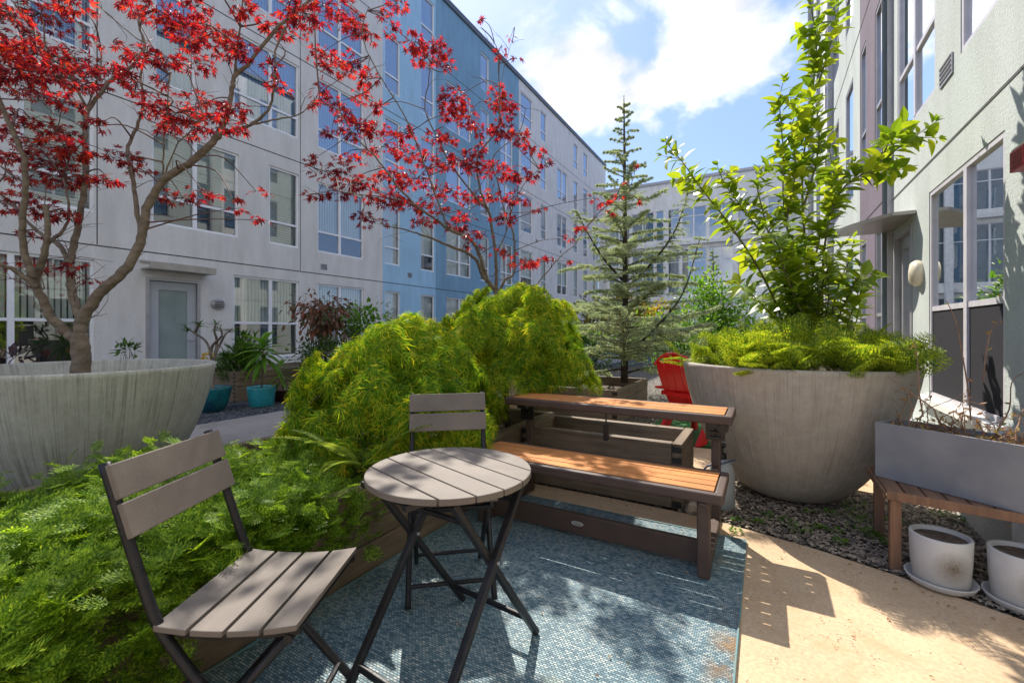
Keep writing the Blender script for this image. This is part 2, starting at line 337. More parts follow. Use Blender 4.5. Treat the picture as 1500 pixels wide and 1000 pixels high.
leafmat('leaf_cedar', [(0.15, (0.18, 0.26, 0.21)), (0.5, (0.36, 0.44, 0.30)), (0.85, (0.66, 0.68, 0.38))], 0.42, (1.2, 1.2, 0.8), 0.6, 0.2)
leafmat('leaf_green', [(0.15, (0.025, 0.06, 0.012)), (0.5, (0.06, 0.13, 0.02)), (0.9, (0.12, 0.22, 0.03))], 0.35)
leafmat('leaf_bright', [(0.15, (0.05, 0.13, 0.015)), (0.5, (0.10, 0.23, 0.02)), (0.9, (0.19, 0.33, 0.03))], 0.45)
leafmat('leaf_dusky', [(0.15, (0.06, 0.09, 0.025)), (0.5, (0.15, 0.08, 0.045)), (0.9, (0.30, 0.10, 0.06))], 0.35, (1.5, 1.2, 1.0))
leafmat('leaf_dry', [(0.15, (0.22, 0.10, 0.05)), (0.5, (0.38, 0.20, 0.10)), (0.9, (0.36, 0.32, 0.09))], 0.3, (1.2, 1.1, 0.9))
leafmat('leaf_purple', [(0.15, (0.02, 0.008, 0.012)), (0.9, (0.06, 0.02, 0.03))], 0.2)
leafmat('leaf_gold', [(0.15, (0.12, 0.13, 0.02)), (0.5, (0.26, 0.22, 0.03)), (0.9, (0.36, 0.24, 0.05))], 0.4)
leafmat('petal_red', [(0.1, (0.6, 0.01, 0.02)), (0.9, (0.7, 0.02, 0.02))], 0.3, (1.2, 1, 1))
leafmat('petal_yellow', [(0.1, (0.65, 0.40, 0.02)), (0.9, (0.7, 0.5, 0.05))], 0.3, (1.2, 1.1, 1))

# ------------------------------------------------------------ mesh helpers
ORG = {}
class MB:
    def __init__(s): s.v = []; s.l = []; s.t = []; s.m = []; s.n = 0
    def add(s, V, Fc, mi=0):
        V = np.asarray(V, dtype=float).reshape(-1, 3)
        s.v.append(V)
        for f in Fc: s.l.append(np.array(f)+s.n); s.t.append(np.array([len(f)])); s.m.append(np.array([mi]))
        s.n += len(V); return s
    def inst(s, T, M, Lc, mi=0):
        TV, TF = T; N_, k = len(Lc), len(TV)
        if N_ == 0: return s
        V = np.einsum('nij,kj->nki', M, TV)+np.asarray(Lc)[:, None, :]
        fl = np.concatenate([np.array(f) for f in TF]); ft = np.array([len(f) for f in TF])
        s.l.append((fl[None, :]+(np.arange(N_)*k)[:, None]+s.n).ravel()); s.t.append(np.tile(ft, N_)); s.m.append(np.full(N_*len(TF), mi))
        s.v.append(V.reshape(-1, 3)); s.n += N_*k; return s
    def box(s, lo, hi, mi=0):
        (a, b, c), (d, e, f) = lo, hi
        return s.add([(a, b, c), (d, b, c), (d, e, c), (a, e, c), (a, b, f), (d, b, f), (d, e, f), (a, e, f)],
                     [(3, 2, 1, 0), (4, 5, 6, 7), (0, 1, 5, 4), (1, 2, 6, 5), (2, 3, 7, 6), (3, 0, 4, 7)], mi)
    def bar(s, p, q, w, h, up=(0, 0, 1), mi=0):
        """a box along p -> q, w wide and h high"""
        p, q = Vector(p), Vector(q); d = (q-p).normalized(); u = Vector(up)
        x = d.cross(u)
        if x.length < 1e-4: x = d.cross(Vector((1, 0, 0)))
        x.normalize(); u = x.cross(d).normalized(); x *= w/2; u *= h/2
        V = [p-x-u, p+x-u, p+x+u, p-x+u, q-x-u, q+x-u, q+x+u, q-x+u]
        return s.add([tuple(v) for v in V], [(0, 1, 2, 3), (7, 6, 5, 4), (0, 4, 5, 1), (1, 5, 6, 2), (2, 6, 7, 3), (3, 7, 4, 0)], mi)
    def tube(s, pts, rad, n=8, mi=0, cap=True):
        P = [Vector(p) for p in pts]; k = len(P)
        if isinstance(rad, (int, float)): rad = [rad]*k
        V = []; u = None
        for i in range(k):
            d = (P[min(i+1, k-1)]-P[max(i-1, 0)])
            if d.length < 1e-7: d = Vector((0, 0, 1))
            d.normalize()
            if u is None:
                u = d.orthogonal().normalized()
            else:
                u = (u-d*u.dot(d))
                if u.length < 1e-5: u = d.orthogonal()
                u.normalize()
            w = d.cross(u)
            for j in range(n):
                a = 2*PI*j/n; V.append(tuple(P[i]+(u*math.cos(a)+w*math.sin(a))*rad[i]))
        Fc = [(i*n+j, i*n+(j+1) % n, (i+1)*n+(j+1) % n, (i+1)*n+j) for i in range(k-1) for j in range(n)]
        if cap: Fc += [tuple(range(n-1, -1, -1)), tuple((k-1)*n+j for j in range(n))]
        return s.add(V, Fc, mi)
    def lathe(s, prof, c=(0, 0, 0), n=48, mi=0, wob=0):
        V = []; k = len(prof)
        for r, z in prof:
            for j in range(n):
                a = 2*PI*j/n; V.append((c[0]+r*math.cos(a), c[1]+r*math.sin(a), c[2]+z))
        Fc = [(i*n+j, i*n+(j+1) % n, (i+1)*n+(j+1) % n, (i+1)*n+j) for i in range(k-1) for j in range(n)]
        if prof[0][0] > 1e-4: Fc.append(tuple(range(n-1, -1, -1)))
        return s.add(V, Fc, mi)
    def quad(s, a, b, c, d, mi=0): return s.add([a, b, c, d], [(0, 1, 2, 3)], mi)
    def build(s, name, mat, parent=None, smooth=False, bevel=0, local=False, bseg=2):
        V = np.concatenate(s.v); l = np.concatenate(s.l).astype(np.int32); t = np.concatenate(s.t).astype(np.int32)
        o_ = Vector((0, 0, 0)) if (local or parent is None) else ORG.get(parent, Vector((0, 0, 0)))
        V = V-np.array(o_)
        me = bpy.data.meshes.new(name)
        me.vertices.add(len(V)); me.vertices.foreach_set('co', V.ravel())
        me.loops.add(len(l)); me.loops.foreach_set('vertex_index', l)
        me.polygons.add(len(t)); me.polygons.foreach_set('loop_start', np.concatenate([[0], np.cumsum(t)[:-1]]).astype(np.int32))
        me.polygons.foreach_set('loop_total', t)
        me.polygons.foreach_set('material_index', np.concatenate(s.m).astype(np.int32))
        me.polygons.foreach_set('use_smooth', np.full(len(t), smooth))
        for x in (mat if isinstance(mat, (list, tuple)) else [mat]): me.materials.append(MAT[x])
        me.update(); me.validate()
        o = bpy.data.objects.new(name, me); C.objects.link(o)
        if parent is not None: o.parent = parent; ORG[o] = o_
        if bevel:
            b = o.modifiers.new('bevel', 'BEVEL'); b.width = bevel; b.segments = bseg; b.limit_method = 'ANGLE'
        return o
def tag(o, label=None, cat=None, group=None, kind=None):
    for k, v in (('label', label), ('category', cat), ('group', group), ('kind', kind)):
        if v: o[k] = v
    return o
def thing(name, label, cat, loc=(0, 0, 0), rotz=0, group=None, origin=True):
    o = bpy.data.objects.new(name, None); C.objects.link(o); o.empty_display_size = 0.2
    o.location = loc; o.rotation_euler = (0, 0, rotz); ORG[o] = Vector(loc)
    return tag(o, label, cat, group)
def top(mb, name, mat, label, cat, loc, group=None, kind=None, **kw):
    """a thing that is one mesh, its origin at loc"""
    e = Vector(loc); mb.v = [v-np.array(e) for v in mb.v]
    o = mb.build(name, mat, None, **kw); o.location = e
    return tag(o, label, cat, group, kind)
def copy_tree(o, parent=None):
    c = o.copy(); C.objects.link(c); c.parent = parent
    for ch in list(o.children): copy_tree(ch, c)
    return c

def unit(a): return a/np.maximum(np.linalg.norm(a, axis=-1, keepdims=True), 1e-9)
def frames(fwd, up, s):
    """rotation matrices whose columns are (forward, side, normal), scaled"""
    f = unit(np.asarray(fwd, float)); u = np.asarray(up, float)
    y = unit(np.cross(u, f)); z = np.cross(f, y)
    s = np.asarray(s, float)
    return np.stack([f, y, z], axis=2)*(s[:, None, None] if s.ndim == 1 else s)
def catmull(P, k=4):
    P = [Vector(p) for p in P]; out = []
    for i in range(len(P)-1):
        a, b, c, d = P[max(i-1, 0)], P[i], P[i+1], P[min(i+2, len(P)-1)]
        for j in range(k):
            t = j/k; t2, t3 = t*t, t*t*t
            out.append(0.5*((2*b)+(c-a)*t+(2*a-5*b+4*c-d)*t2+(3*b-a-3*c+d)*t3))
    out.append(P[-1]); return out

# leaf shapes: x runs from the stalk to the tip, y across, z is the upper side
def t_ovate(wd=0.42, fold=0.12, curl=0.18, seg=5):
    V = []; Fc = []
    for i in range(seg+1):
        t = i/seg; w = wd/2*math.sin(PI*min(1, t**0.8))*(1.0 if t < 0.97 else 0) ; z = -curl*t*t
        V += [(t, -w, z+fold*w*2), (t, 0, z), (t, w, z+fold*w*2)]
    for i in range(seg):
        a = i*3; Fc += [(a, a+3, a+4, a+1), (a+1, a+4, a+5, a+2)]
    return np.array(V), Fc
def t_star(angs, lens, hw, droop, pos=0.42):
    V = []; Fc = []
    for a, l in zip(angs, lens):
        a = math.radians(a); ca, sa = math.cos(a), math.sin(a); k = len(V)
        for r, w in ((0.0, 0), (l*pos, -hw*l), (l, 0), (l*pos, hw*l)):
            V.append((r*ca-w*sa, r*sa+w*ca, -droop*r*r+0.04*abs(w)))
        Fc.append((k, k+1, k+2, k+3))
    return np.array(V), Fc
T_MAPLE = t_star((-118, -78, -39, 0, 39, 78, 118), (.38, .7, .92, 1, .92, .7, .38), 0.135, 0.28)
def t_lace():
    V = []; Fc = []
    for a, l in zip((-100, -66, -33, 0, 33, 66, 100), (.5, .75, .95, 1.1, .95, .75, .5)):
        a = math.radians(a); ca, sa = math.cos(a), math.sin(a); k = len(V)
        for r, w in ((0, .012), (l*.4, .030), (l*.8, .022), (l, 0.004)):
            z = -0.55*r*r
            V += [(r*ca+w*sa, r*sa-w*ca, z), (r*ca-w*sa, r*sa+w*ca, z)]
        for i in range(3): Fc.append((k+2*i, k+2*i+2, k+2*i+3, k+2*i+1))
    return np.array(V), Fc
T_LACE = t_lace()
T_OV = t_ovate(); T_LANCE = t_ovate(0.2, 0.2, 0.3, 5); T_ROUND = t_ovate(0.75, 0.05, 0.1, 4)
def t_spray():
    """a feathery conifer spray: a curved axis with side shoots lined by flat needles"""
    V = []; Fc = []
    def needle(p, d, l, w=0.034):
        k = len(V); s_ = Vector((-d.y, d.x, 0)); 
        if s_.length < 1e-3: s_ = Vector((1, 0, 0))
        s_ = s_.normalized()*w; m = p+d*l*0.55
        V.extend([tuple(p), tuple(m-s_), tuple(p+d*l), tuple(m+s_)]); Fc.append((k, k+1, k+2, k+3))
    def axis(p, d, L_, up, n, nl):
        for i in range(n):
            t = (i+0.5)/n; q = p+d*L_*t+Vector((0, 0, -0.10*L_*t*t))
            sd = Vector((-d.y, d.x, 0))
            for sg in (-1, 1): needle(q, (d*0.55+sd*sg+Vector((0, 0, .18))).normalized(), nl*(1-0.35*t))
        needle(p+d*L_*0.97, d, nl)
    x = Vector((1, 0, 0))
    axis(Vector((0, 0, 0)), x, 1.0, None, 8, 0.25)
    for i in range(4):
        t = 0.16+0.17*i
        for sg in (-1, 1):
            d = Vector((math.cos(0.85), sg*math.sin(0.85), 0.12)).normalized()
            axis(x*t+Vector((0, 0, -0.10*t*t)), d, 0.40*(1-0.5*t), None, 3, 0.23)
    # the axis itself
    k = len(V); V.extend([(0, -.01, 0), (1, -.003, -.10), (1, .003, -.10), (0, .01, 0)]); Fc.append((k, k+1, k+2, k+3))
    return np.array(V), Fc
T_SPRAY = t_spray()
def t_frond(n=11, wid=0.32, lacy=True, arch=0.35):
    V = []; Fc = []
    def pt(t): return Vector((t, 0, 0.10*math.sin(t*PI*0.6)-arch*t*t))
    for i in range(n):
        t = 0.10+0.9*i/n; p = pt(t); l = wid*math.sin(PI*min(1, 0.18+0.82*(1-t)))**0.8*(0.6+0.4*math.sin(PI*t)) if lacy else wid*(0.55+0.45*math.sin(PI*t))*(1-0.75*max(0, t-0.6)/0.4)
        for sg in (-1, 1):
            d = Vector((0.35, sg, -0.12)).normalized()
            if lacy:
                m = 5
                for j in range(m):
                    q = p+d*l*(j+0.4)/m; ll = l*0.34*(1-0.6*j/m)
                    for sg2 in (-1, 1):
                        e = (d*0.5+Vector((sg2, 0, 0))).normalized(); w = Vector((-e.y, e.x, 0))*ll*0.27; mm = q+e*ll*0.5
                        k = len(V); V.extend([tuple(q), tuple(mm-w), tuple(q+e*ll+Vector((0, 0, -.01))), tuple(mm+w)]); Fc.append((k, k+1, k+2, k+3))
            else:
                w = Vector((0.5/n*0.9, 0, 0)); k = len(V)
                V.extend([tuple(p-w*0.8), tuple(p+d*l*0.5-w+Vector((0, 0, .01))), tuple(p+d*l), tuple(p+d*l*0.5+w+Vector((0, 0, .01)))]); V.append(tuple(p+w*0.8)); Fc.append((k, k+1, k+2, k+3, k+4))
    for i in range(8):
        a, b = pt(i/8), pt((i+1)/8); k = len(V); w = 0.008
        V.extend([(a.x, -w, a.z+.004), (b.x, -w, b.z+.004), (b.x, w, b.z+.004), (a.x, w, a.z+.004)]); Fc.append((k, k+1, k+2, k+3))
    return np.array(V), Fc
T_FERN = t_frond(); T_SWORD = t_frond(26, 0.16, False, 0.30)
def t_tuft(n=9, seed=3):
    rr = random.Random(seed); V = []; Fc = []
    for i in range(n):
        a = 2*PI*i/n+rr.random()*0.4; e = rr.uniform(0.1, 1.2)
        d = Vector((math.cos(a)*math.cos(e), math.sin(a)*math.cos(e), math.sin(e))); w = d.orthogonal().normalized()*0.075
        k = len(V); V.extend([tuple(-w*0.6), tuple(w*0.6), tuple(d*0.6+w), tuple(d), tuple(d*0.6-w)]); Fc.append((k, k+1, k+2, k+3, k+4))
    return np.array(V), Fc
T_TUFT = t_tuft()
def t_stone(seed):
    rr = random.Random(seed); V = [(0, 0, 0.42)]; n = 6
    for z, r in ((0.25, 0.75), (-0.2, 0.85)):
        for j in range(n):
            a = 2*PI*j/n+rr.uniform(-.25, .25); q = r*rr.uniform(0.8, 1.15); V.append((q*math.cos(a), q*math.sin(a)*0.75, z*rr.uniform(.8, 1.2)))
    Fc = [(0, 1+j, 1+(j+1) % n) for j in range(n)]+[(1+j, 1+n+j, 1+n+(j+1) % n, 1+(j+1) % n) for j in range(n)]
    return np.array(V), Fc
STONES = [t_stone(i) for i in range(5)]

def rdir(n, zb=0.0):
    v = R.normal(size=(n, 3)); v[:, 2] += zb; return unit(v)

# ------------------------------------------------------------ ground
def sheet(name, pts, z, mat, n=1):
    b = MB(); b.add([(x, y, z) for x, y in pts], [tuple(range(len(pts)))]); o = b.build(name, mat); o['kind'] = 'structure'; return o
sheet('ground', [(-150, -150), (150, -150), (150, 200), (-150, 200)], -0.012, 'gravel_tan')
sheet('slate_gravel', [(-10.97, -9), (-1.8, -9), (-1.8, 4.35), (-4.0, 4.9), (-4.0, 33), (-10.97, 33)], -0.006, 'gravel_slate')
def slab():
    edge = [(-1.83, 3.19), (-0.9, 3.19), (-.35, 3.17), (-0.1, 3.11), (0.266, 3.015), (0.566, 2.90), (0.9, 2.74), (1.34, 2.55)]
    b = MB(); n = len(edge); ph = 0.0
    V = [(x, y, z) for z in (0.0, -0.05) for x, y in edge]+[(x, -9, 0.0) for x, y in edge]
    b.add(V, [(i, i+1, n+i+1, n+i) for i in range(n-1)]+[(i, 2*n+i, 2*n+i+1, i+1) for i in range(n-1)])
    o = b.build('patio_slab', 'slab_tan'); o['kind'] = 'structure'
slab()
for k, (a, b_) in enumerate(((-9, 1.2), (1.215, 4.7), (4.715, 9.2), (9.215, 14), (14.015, 33))):
    sheet('path', [(-6.4, a), (-4.87, a), (-4.87, b_), (-6.4, b_)], 0.006, 'path_grey')
b = MB(); b.box((-4.2, 4.25, -0.03), (1.3, 5.0, 0.008)); o = b.build('path', 'slab_tan'); o['kind'] = 'structure'
b = MB(); b.box((-1.25, 5.06, -0.02), (0.35, 6.7, 0.02)); o = b.build('artificial_turf', 'turf'); o['kind'] = 'structure'

def pebbles(name, mat, n, area, smin, smax, label):
    bs = MB(); P = area(n); n = len(P)
    for i, T in enumerate(STONES):
        q = P[i::5]; m = len(q); a = R.uniform(0, 2*PI, m); s = R.uniform(smin, smax, m)
        fw = np.stack([np.cos(a), np.sin(a), R.normal(0, .18, m)], 1); up = np.stack([R.normal(0, .2, m), R.normal(0, .2, m), np.ones(m)], 1)
        M = frames(fw, up, s); M[:, :, 2] *= 0.6
        bs.inst(T, M, np.column_stack([q, R.uniform(0.0, 0.010, m)]))
    tag(bs.build(name, mat), label, None, None, 'stuff')
def edge_y(x): return np.interp(x, [-1.83, -0.9, -.35, -0.1, 0.266, 0.566, 0.9, 1.34], [3.19, 3.19, 3.17, 3.11, 3.015, 2.90, 2.74, 2.55])
def ar_tan(n):
    x = R.uniform(-0.52, 1.33, n); y = R.uniform(2.55, 4.25, n); return np.column_stack([x, y])[y > edge_y(x)+0.02]
def ar_back(n):
    return np.column_stack([R.uniform(-1.6, 1.3, n), R.uniform(5.02, 7.5, n)])
def ar_sl(n):
    x = R.uniform(-8, -3.2, n); y = R.uniform(-0.5, 5.5, n); k = ((x > -4.86) | (x < -6.41)) & (x < -3.22); return np.column_stack([x, y])[k]
pebbles('tan_pebbles', 'pebble_tan', 15000, ar_tan, 0.005, 0.015, 'mixed tan and grey pebbles along the edge of the patio')
pebbles('slate_pebbles', 'pebble_slate', 15000, ar_sl, 0.010, 0.028, 'dark blue-grey slate chips beside the grey path')

# ------------------------------------------------------------ buildings
def rect_wall(parent, tf, a0, a1, z0, z1, ops, segs, mats, reveal=0.12, name='wall'):
    A = sorted({a0, a1, *[o[0] for o in ops], *[o[1] for o in ops], *[s_[0] for s_ in segs if a0 < s_[0] < a1]}); A = [x for x in A if a0-1e-6 <= x <= a1+1e-6]
    Z = sorted({z0, z1, *[o[2] for o in ops], *[o[3] for o in ops]}); b = MB()
    def seg(a):
        k = 0
        for i, s_ in enumerate(segs):
            if a >= s_[0]: k = s_[1]
        return k
    for i in range(len(A)-1):
        am = (A[i]+A[i+1])/2
        for j in range(len(Z)-1):
            zm = (Z[j]+Z[j+1])/2
            if any(o[0] < am < o[1] and o[2] < zm < o[3] for o in ops): continue
            b.quad(tf(A[i], Z[j], 0), tf(A[i+1], Z[j], 0), tf(A[i+1], Z[j+1], 0), tf(A[i], Z[j+1], 0), seg(am))
    for o in ops:
        k = seg((o[0]+o[1])/2); p = [(o[0], o[2]), (o[1], o[2]), (o[1], o[3]), (o[0], o[3])]
        for i in range(4):
            (x, y), (u, v) = p[i], p[(i+1) % 4]; b.quad(tf(x, y, 0), tf(u, v, 0), tf(u, v, -reveal), tf(x, y, -reveal), k)
    return b.build(name, mats, parent)
def tbox(b, tf, a0, a1, z0, z1, n0, n1, mi=0):
    V = [tf(a, z, n) for n in (n0, n1) for a, z in ((a0, z0), (a1, z0), (a1, z1), (a0, z1))]
    b.add(V, [(0, 1, 2, 3), (7, 6, 5, 4), (0, 4, 5, 1), (1, 5, 6, 2), (2, 6, 7, 3), (3, 7, 4, 0)], mi)
def window(parent, tf, o, mull=(), trans=None, blind='v', bm='blind', gm='glass', fw=0.05, fm='frame_white', low=None, n0=-0.10, n1=-0.035, screen=False):
    pn = (n0+n1)/2
    a0, a1, z0, z1 = o; b = MB()
    tbox(b, tf, a0, a0+fw, z0, z1, n0, n1); tbox(b, tf, a1-fw, a1, z0, z1, n0, n1)
    tbox(b, tf, a0+fw, a1-fw, z0, z0+fw, n0, n1); tbox(b, tf, a0+fw, a1-fw, z1-fw, z1, n0, n1)
    for m in mull: tbox(b, tf, m-fw*0.8, m+fw*0.8, z0+fw, z1-fw, n0, n1+0.004)
    if trans: 
        e = [a0+fw]+[x for m in mull for x in (m-fw*0.8, m+fw*0.8)]+[a1-fw]
        for i in range(0, len(e), 2): tbox(b, tf, e[i], e[i+1], trans-fw*0.55, trans+fw*0.55, n0, n1-0.004)
    w = b.build('window', fm, parent)
    p = MB(); p.quad(tf(a0+fw, z0+fw, pn), tf(a1-fw, z0+fw, pn), tf(a1-fw, z1-fw, pn), tf(a0+fw, z1-fw, pn)); p.build('pane', gm, w)
    if blind:
        q = MB(); zb = low if low is not None else z0+0.03; d = -0.16
        if blind == 'v':
            x = a0+0.03; i = 0; step = 0.085
            while x < a1-0.04:
                x2 = min(x+step*0.66, a1-0.03); q.quad(tf(x, zb, d-0.012), tf(x2, zb, d+0.012), tf(x2, z1-0.03, d+0.012), tf(x, z1-0.03, d-0.012)); x += step
        elif blind == 'h':
            z = z1-0.03; step = 0.062
            while z > zb+step:
                q.quad(tf(a0+0.03, z, d+0.02), tf(a1-0.03, z, d+0.02), tf(a1-0.03, z-step*0.72, d-0.02), tf(a0+0.03, z-step*0.72, d-0.02)); z -= step
        q.build('blind', bm, w)
    if screen:
        q = MB(); q.quad(tf(a0+fw, z0+fw, pn+.012), tf(a1-fw, z0+fw, pn+.012), tf(a1-fw, trans, pn+.012), tf(a0+fw, trans, pn+.012)); q.build('insect_screen', 'screen', w)
    return w

# left building: plane X = -11, outward +X
LX = -11.0
bl = thing('apartment_building', 'long five storey grey and blue stucco building on the left behind the red maples', 'building', (LX, 12, 0))
tfl = lambda a, z, n: (LX+n, a, z)
cols = []     # (a0, a1, mull, floors, blind)
FZ = [(0.55, 2.56, 1.42), (3.46, 5.46, 4.05), (6.42, 8.40, 6.97), (9.3, 11.2, 9.88), (12.05, 13.7, 12.6)]
def ccol(a0, a1, m, fl): cols.append((a0, a1, m, fl))
ccol(-4.6, -2.9, (-3.75,), (0, 1, 2, 3, 4)); ccol(-1.6, 0.1, (-.75,), (0, 1, 2, 3, 4))
ccol(1.25, 3.38, (2.32,), (0, 2, 3)); ccol(2.42, 3.38, (), (1,))
ccol(4.28, 6.03, (5.1,), (1,)); ccol(4.33, 5.10, (), (2, 3)); ccol(5.9, 7.62, (6.84,), (0, 2, 3)); ccol(6.78, 7.62, (), (1,))
ccol(8.2, 9.87, (8.98,), (0, 1, 2, 3))
ccol(10.75, 11.48, (), (0, 1, 2, 3, 4)); ccol(12.54, 13.32, (), (0, 1, 2, 3, 4))
ccol(14.05, 15.75, (14.95,), (0, 1, 2, 3)); ccol(16.5, 17.2, (), (1, 2, 3, 4)); ccol(18.2, 19.4, (18.8,), (0, 1, 2, 3))
ccol(20.25, 21.6, (), (0, 1, 2, 3, 4)); ccol(22.6, 23.4, (), (0, 1, 2, 3, 4)); ccol(24.9, 26.5, (25.7,), (0, 1, 2, 3)); ccol(27.6, 28.4, (), (0, 1, 2, 3, 4))
ccol(29.4, 30.3, (), (0, 1, 2, 3, 4)); ccol(31.4, 33.0, (32.2,), (0, 1, 2, 3))
ops = []
for a0, a1, m, fl in cols:
    for f in fl: ops.append((a0, a1, FZ[f][0], FZ[f][1]))
dop = (4.18, 5.19, 0.02, 2.33)
rect_wall(bl, tfl, -9, 34.4, -0.05, 14.2, ops+[dop], [(-9, 0), (10.67, 1), (13.38, 2), (20.04, 0)], ['stucco_grey', 'stucco_skyblue', 'stucco_blue'])
for i, (a0, a1, m, fl) in enumerate(cols):
    for f in fl:
        z0, z1, t = FZ[f]
        kind = 'h' if f == 1 and a1 < 8 else 'v'
        window(bl, tfl, (a0, a1, z0, z1), m, t, kind, 'blind' if f < 2 else 'blind_sky_tint', 'glass' if f < 2 else 'glass_up',
               low=(t if (f == 1 and i % 2 == 0) or f == 0 else None))
b = MB()
for z, a1_ in ((2.84, 34.4), (5.8, 34.4), (8.62, 34.4), (11.55, 34.4)): 
    tbox(b, tfl, -9, a1_, z-0.011, z+0.011, -0.002, 0.004)
for y in (-0.6, 3.42, 7.66): tbox(b, tfl, y-0.008, y+0.008, 2.86, 14.1, -0.002, 0.003)
tbox(b, tfl, 2.0, 5.5, 1.48, 1.495, -.002, .003) if False else None
b.build('wall_joint', 'joint', bl)
b = MB(); tbox(b, tfl, -9, 34.4, 14.2, 14.42, -0.4, 0.07); b.build('roof_edge', 'roof_metal', bl)
b = MB(); b.box((LX-9, -9, 14.1), (LX-0.42, 34.4, 14.2)); b.box((LX-9, -9, -0.05), (LX-8.9, 34.4, 14.1)); b.box((LX-9, -9.1, -.05), (LX-.2, -9, 14.15)); b.build('roof', 'stucco_grey', bl)
b = MB(); b.quad((LX-0.75, -9, 0), (LX-0.75, 34.4, 0), (LX-0.75, 34.4, 14), (LX-0.75, -9, 14)); b.build('interior', 'interior', bl)
# door with frosted pane, canopy, lamp, vents
b = MB(); a0, a1, z0, z1 = dop
tbox(b, tfl, a0, a0+0.06, z0, z1, -0.11, 0.012); tbox(b, tfl, a1-0.06, a1, z0, z1, -0.11, 0.012); tbox(b, tfl, a0+0.06, a1-0.06, z1-0.06, z1, -0.11, 0.012)
dfr = b.build('door_frame', 'frame_metal', bl)
b = MB(); d0, d1, dz = a0+0.07, a1-0.07, z1-0.07
for q in ((d0, d0+0.17, z0, dz), (d1-0.17, d1, z0, dz), (d0+0.17, d1-0.17, z0, 0.3), (d0+0.17, d1-0.17, dz-0.17, dz)): tbox(b, tfl, *q, -0.09, -0.04)
dr = b.build('door', 'door_grey', bl)
b = MB(); b.quad(tfl(d0+.17, .3, -.06), tfl(d1-.17, .3, -.06), tfl(d1-.17, dz-.17, -.06), tfl(d0+.17, dz-.17, -.06)); b.build('frosted_pane', 'frosted', dr)
b = MB(); b.tube([tfl(d1-.08, 1.02, -.04), tfl(d1-.08, 1.02, 0.02), tfl(d1-.2, 1.02, 0.02)], 0.012); b.build('handle', 'frame_metal', dr)
b = MB(); tbox(b, tfl, 4.1, 5.32, 2.47, 2.50, 0.0, 0.42); tbox(b, tfl, 4.1, 5.32, 2.50, 2.60, 0.38, 0.42); tbox(b, tfl, 4.08, 5.34, 2.62, 2.66, 0.0, 0.05); b.build('door_canopy', 'canopy', bl)
b = MB(); c_ = tfl(5.55, 1.84, 0)
V = []
prof = [(0.15, 0.0), (0.15, 0.04), (0.12, 0.075), (0.0, 0.09)]
for r, n in prof:
    for j in range(20): V.append(tfl(5.55+r*math.cos(2*PI*j/20), 1.84+r*0.82*math.sin(2*PI*j/20), n))
b.add(V, [(i*20+j, i*20+(j+1) % 20, (i+1)*20+(j+1) % 20, (i+1)*20+j) for i in range(3) for j in range(20)])
wl = b.build('wall_lamp', 'frame_metal', bl)
b = MB()
for k in range(4): tbox(b, tfl, 5.46, 5.64, 1.77+0.04*k, 1.785+0.04*k, 0.085, 0.10)
b.build('lamp_louver', 'joint', wl)
def vent(parent, tf, a, z, w=0.22, h=0.16):
    b = MB(); tbox(b, tf, a-w/2, a+w/2, z-h/2, z+h/2, -0.02, 0.012); v = b.build('vent', 'frame_metal', parent)
    b = MB(); k = 4
    for i in range(k): zz = z-h/2+h*(i+0.6)/(k+0.2); tbox(b, tf, a-w/2+0.02, a+w/2-0.02, zz, zz+h*0.12, 0.012, 0.016)
    b.build('louver', 'joint', v)
for a, z in ((8.4, 3.05), (11.95, 3.2), (8.45, 8.85), (3.9, 8.9), (22.1, 6.2), (25.4, 6.1)): vent(bl, tfl, a, z)

# right building: plane X = 1.34, outward -X; from Y = 6.96 a bay stands 9 cm proud
RX = 1.34; bay = 0.09
br_ = thing('apartment_building', 'pale green stucco building with purple bay close on the right', 'building', (RX, 6, 0))
tfr = lambda a, z, n: (RX-n, a, z)
tfb = lambda a, z, n: (RX-bay-n, a, z)
wz = [(0.62, 2.52, 1.43), (3.40, 5.35, 4.1), (6.35, 8.3, 7.0), (9.3, 11.2, 9.9), (12.0, 13.6, 12.6)]
ops = []; W1 = []
for a0, a1, m, fl in ((4.04, 5.55, (4.70,), (0,)), (5.38, 6.68, (6.03,), (1, 2, 3, 4)), (3.1, 4.78, (3.94,), (1, 2, 3, 4)), (0.6, 2.2, (1.4,), (0, 1, 2, 3, 4)), (-3, -1.4, (-2.2,), (0, 1, 2, 3, 4))):
    for f in fl: W1.append((a0, a1, wz[f][0], wz[f][1], m, wz[f][2], f)); ops.append(W1[-1][:4])
rdo = (6.08, 6.84, 0.02, 2.36)
rect_wall(br_, tfr, -9, 6.96, -0.05, 14.3, ops+[rdo], [(-9, 0)], ['stucco_green'], 0.055)
ops2 = []; W2 = []
for a0, a1, m, fl in ((6.98, 7.36, (), range(5)), (7.95, 8.35, (), range(5)), (9.0, 9.75, (9.4,), range(5)), (10.6, 11.4, (11.,), range(5)), (12.1, 12.9, (12.5,), range(5)), (13.9, 14.9, (14.4,), range(5))):
    for f in fl: W2.append((a0, a1, wz[f][0] if f else .45, wz[f][1], m, wz[f][2], f)); ops2.append(W2[-1][:4])
rect_wall(br_, tfb, 6.96, 16.0, -0.05, 14.3, ops2, [(6.96, 1), (7.94, 1), (8.42, 0), (12.0, 3), (13.2, 0)], ['stucco_green', 'stucco_purple', 'stucco_shaded', 'stucco_white'], 0.055, name='bay_wall')
b = MB(); b.quad((RX+.3, 6.955, 0), (RX-bay, 6.955, 0), (RX-bay, 6.955, 14.3), (RX+.3, 6.955, 14.3)); b.build('bay_return', 'stucco_shaded', br_)  # side turned from the sun, its shade put into a dark stucco colour
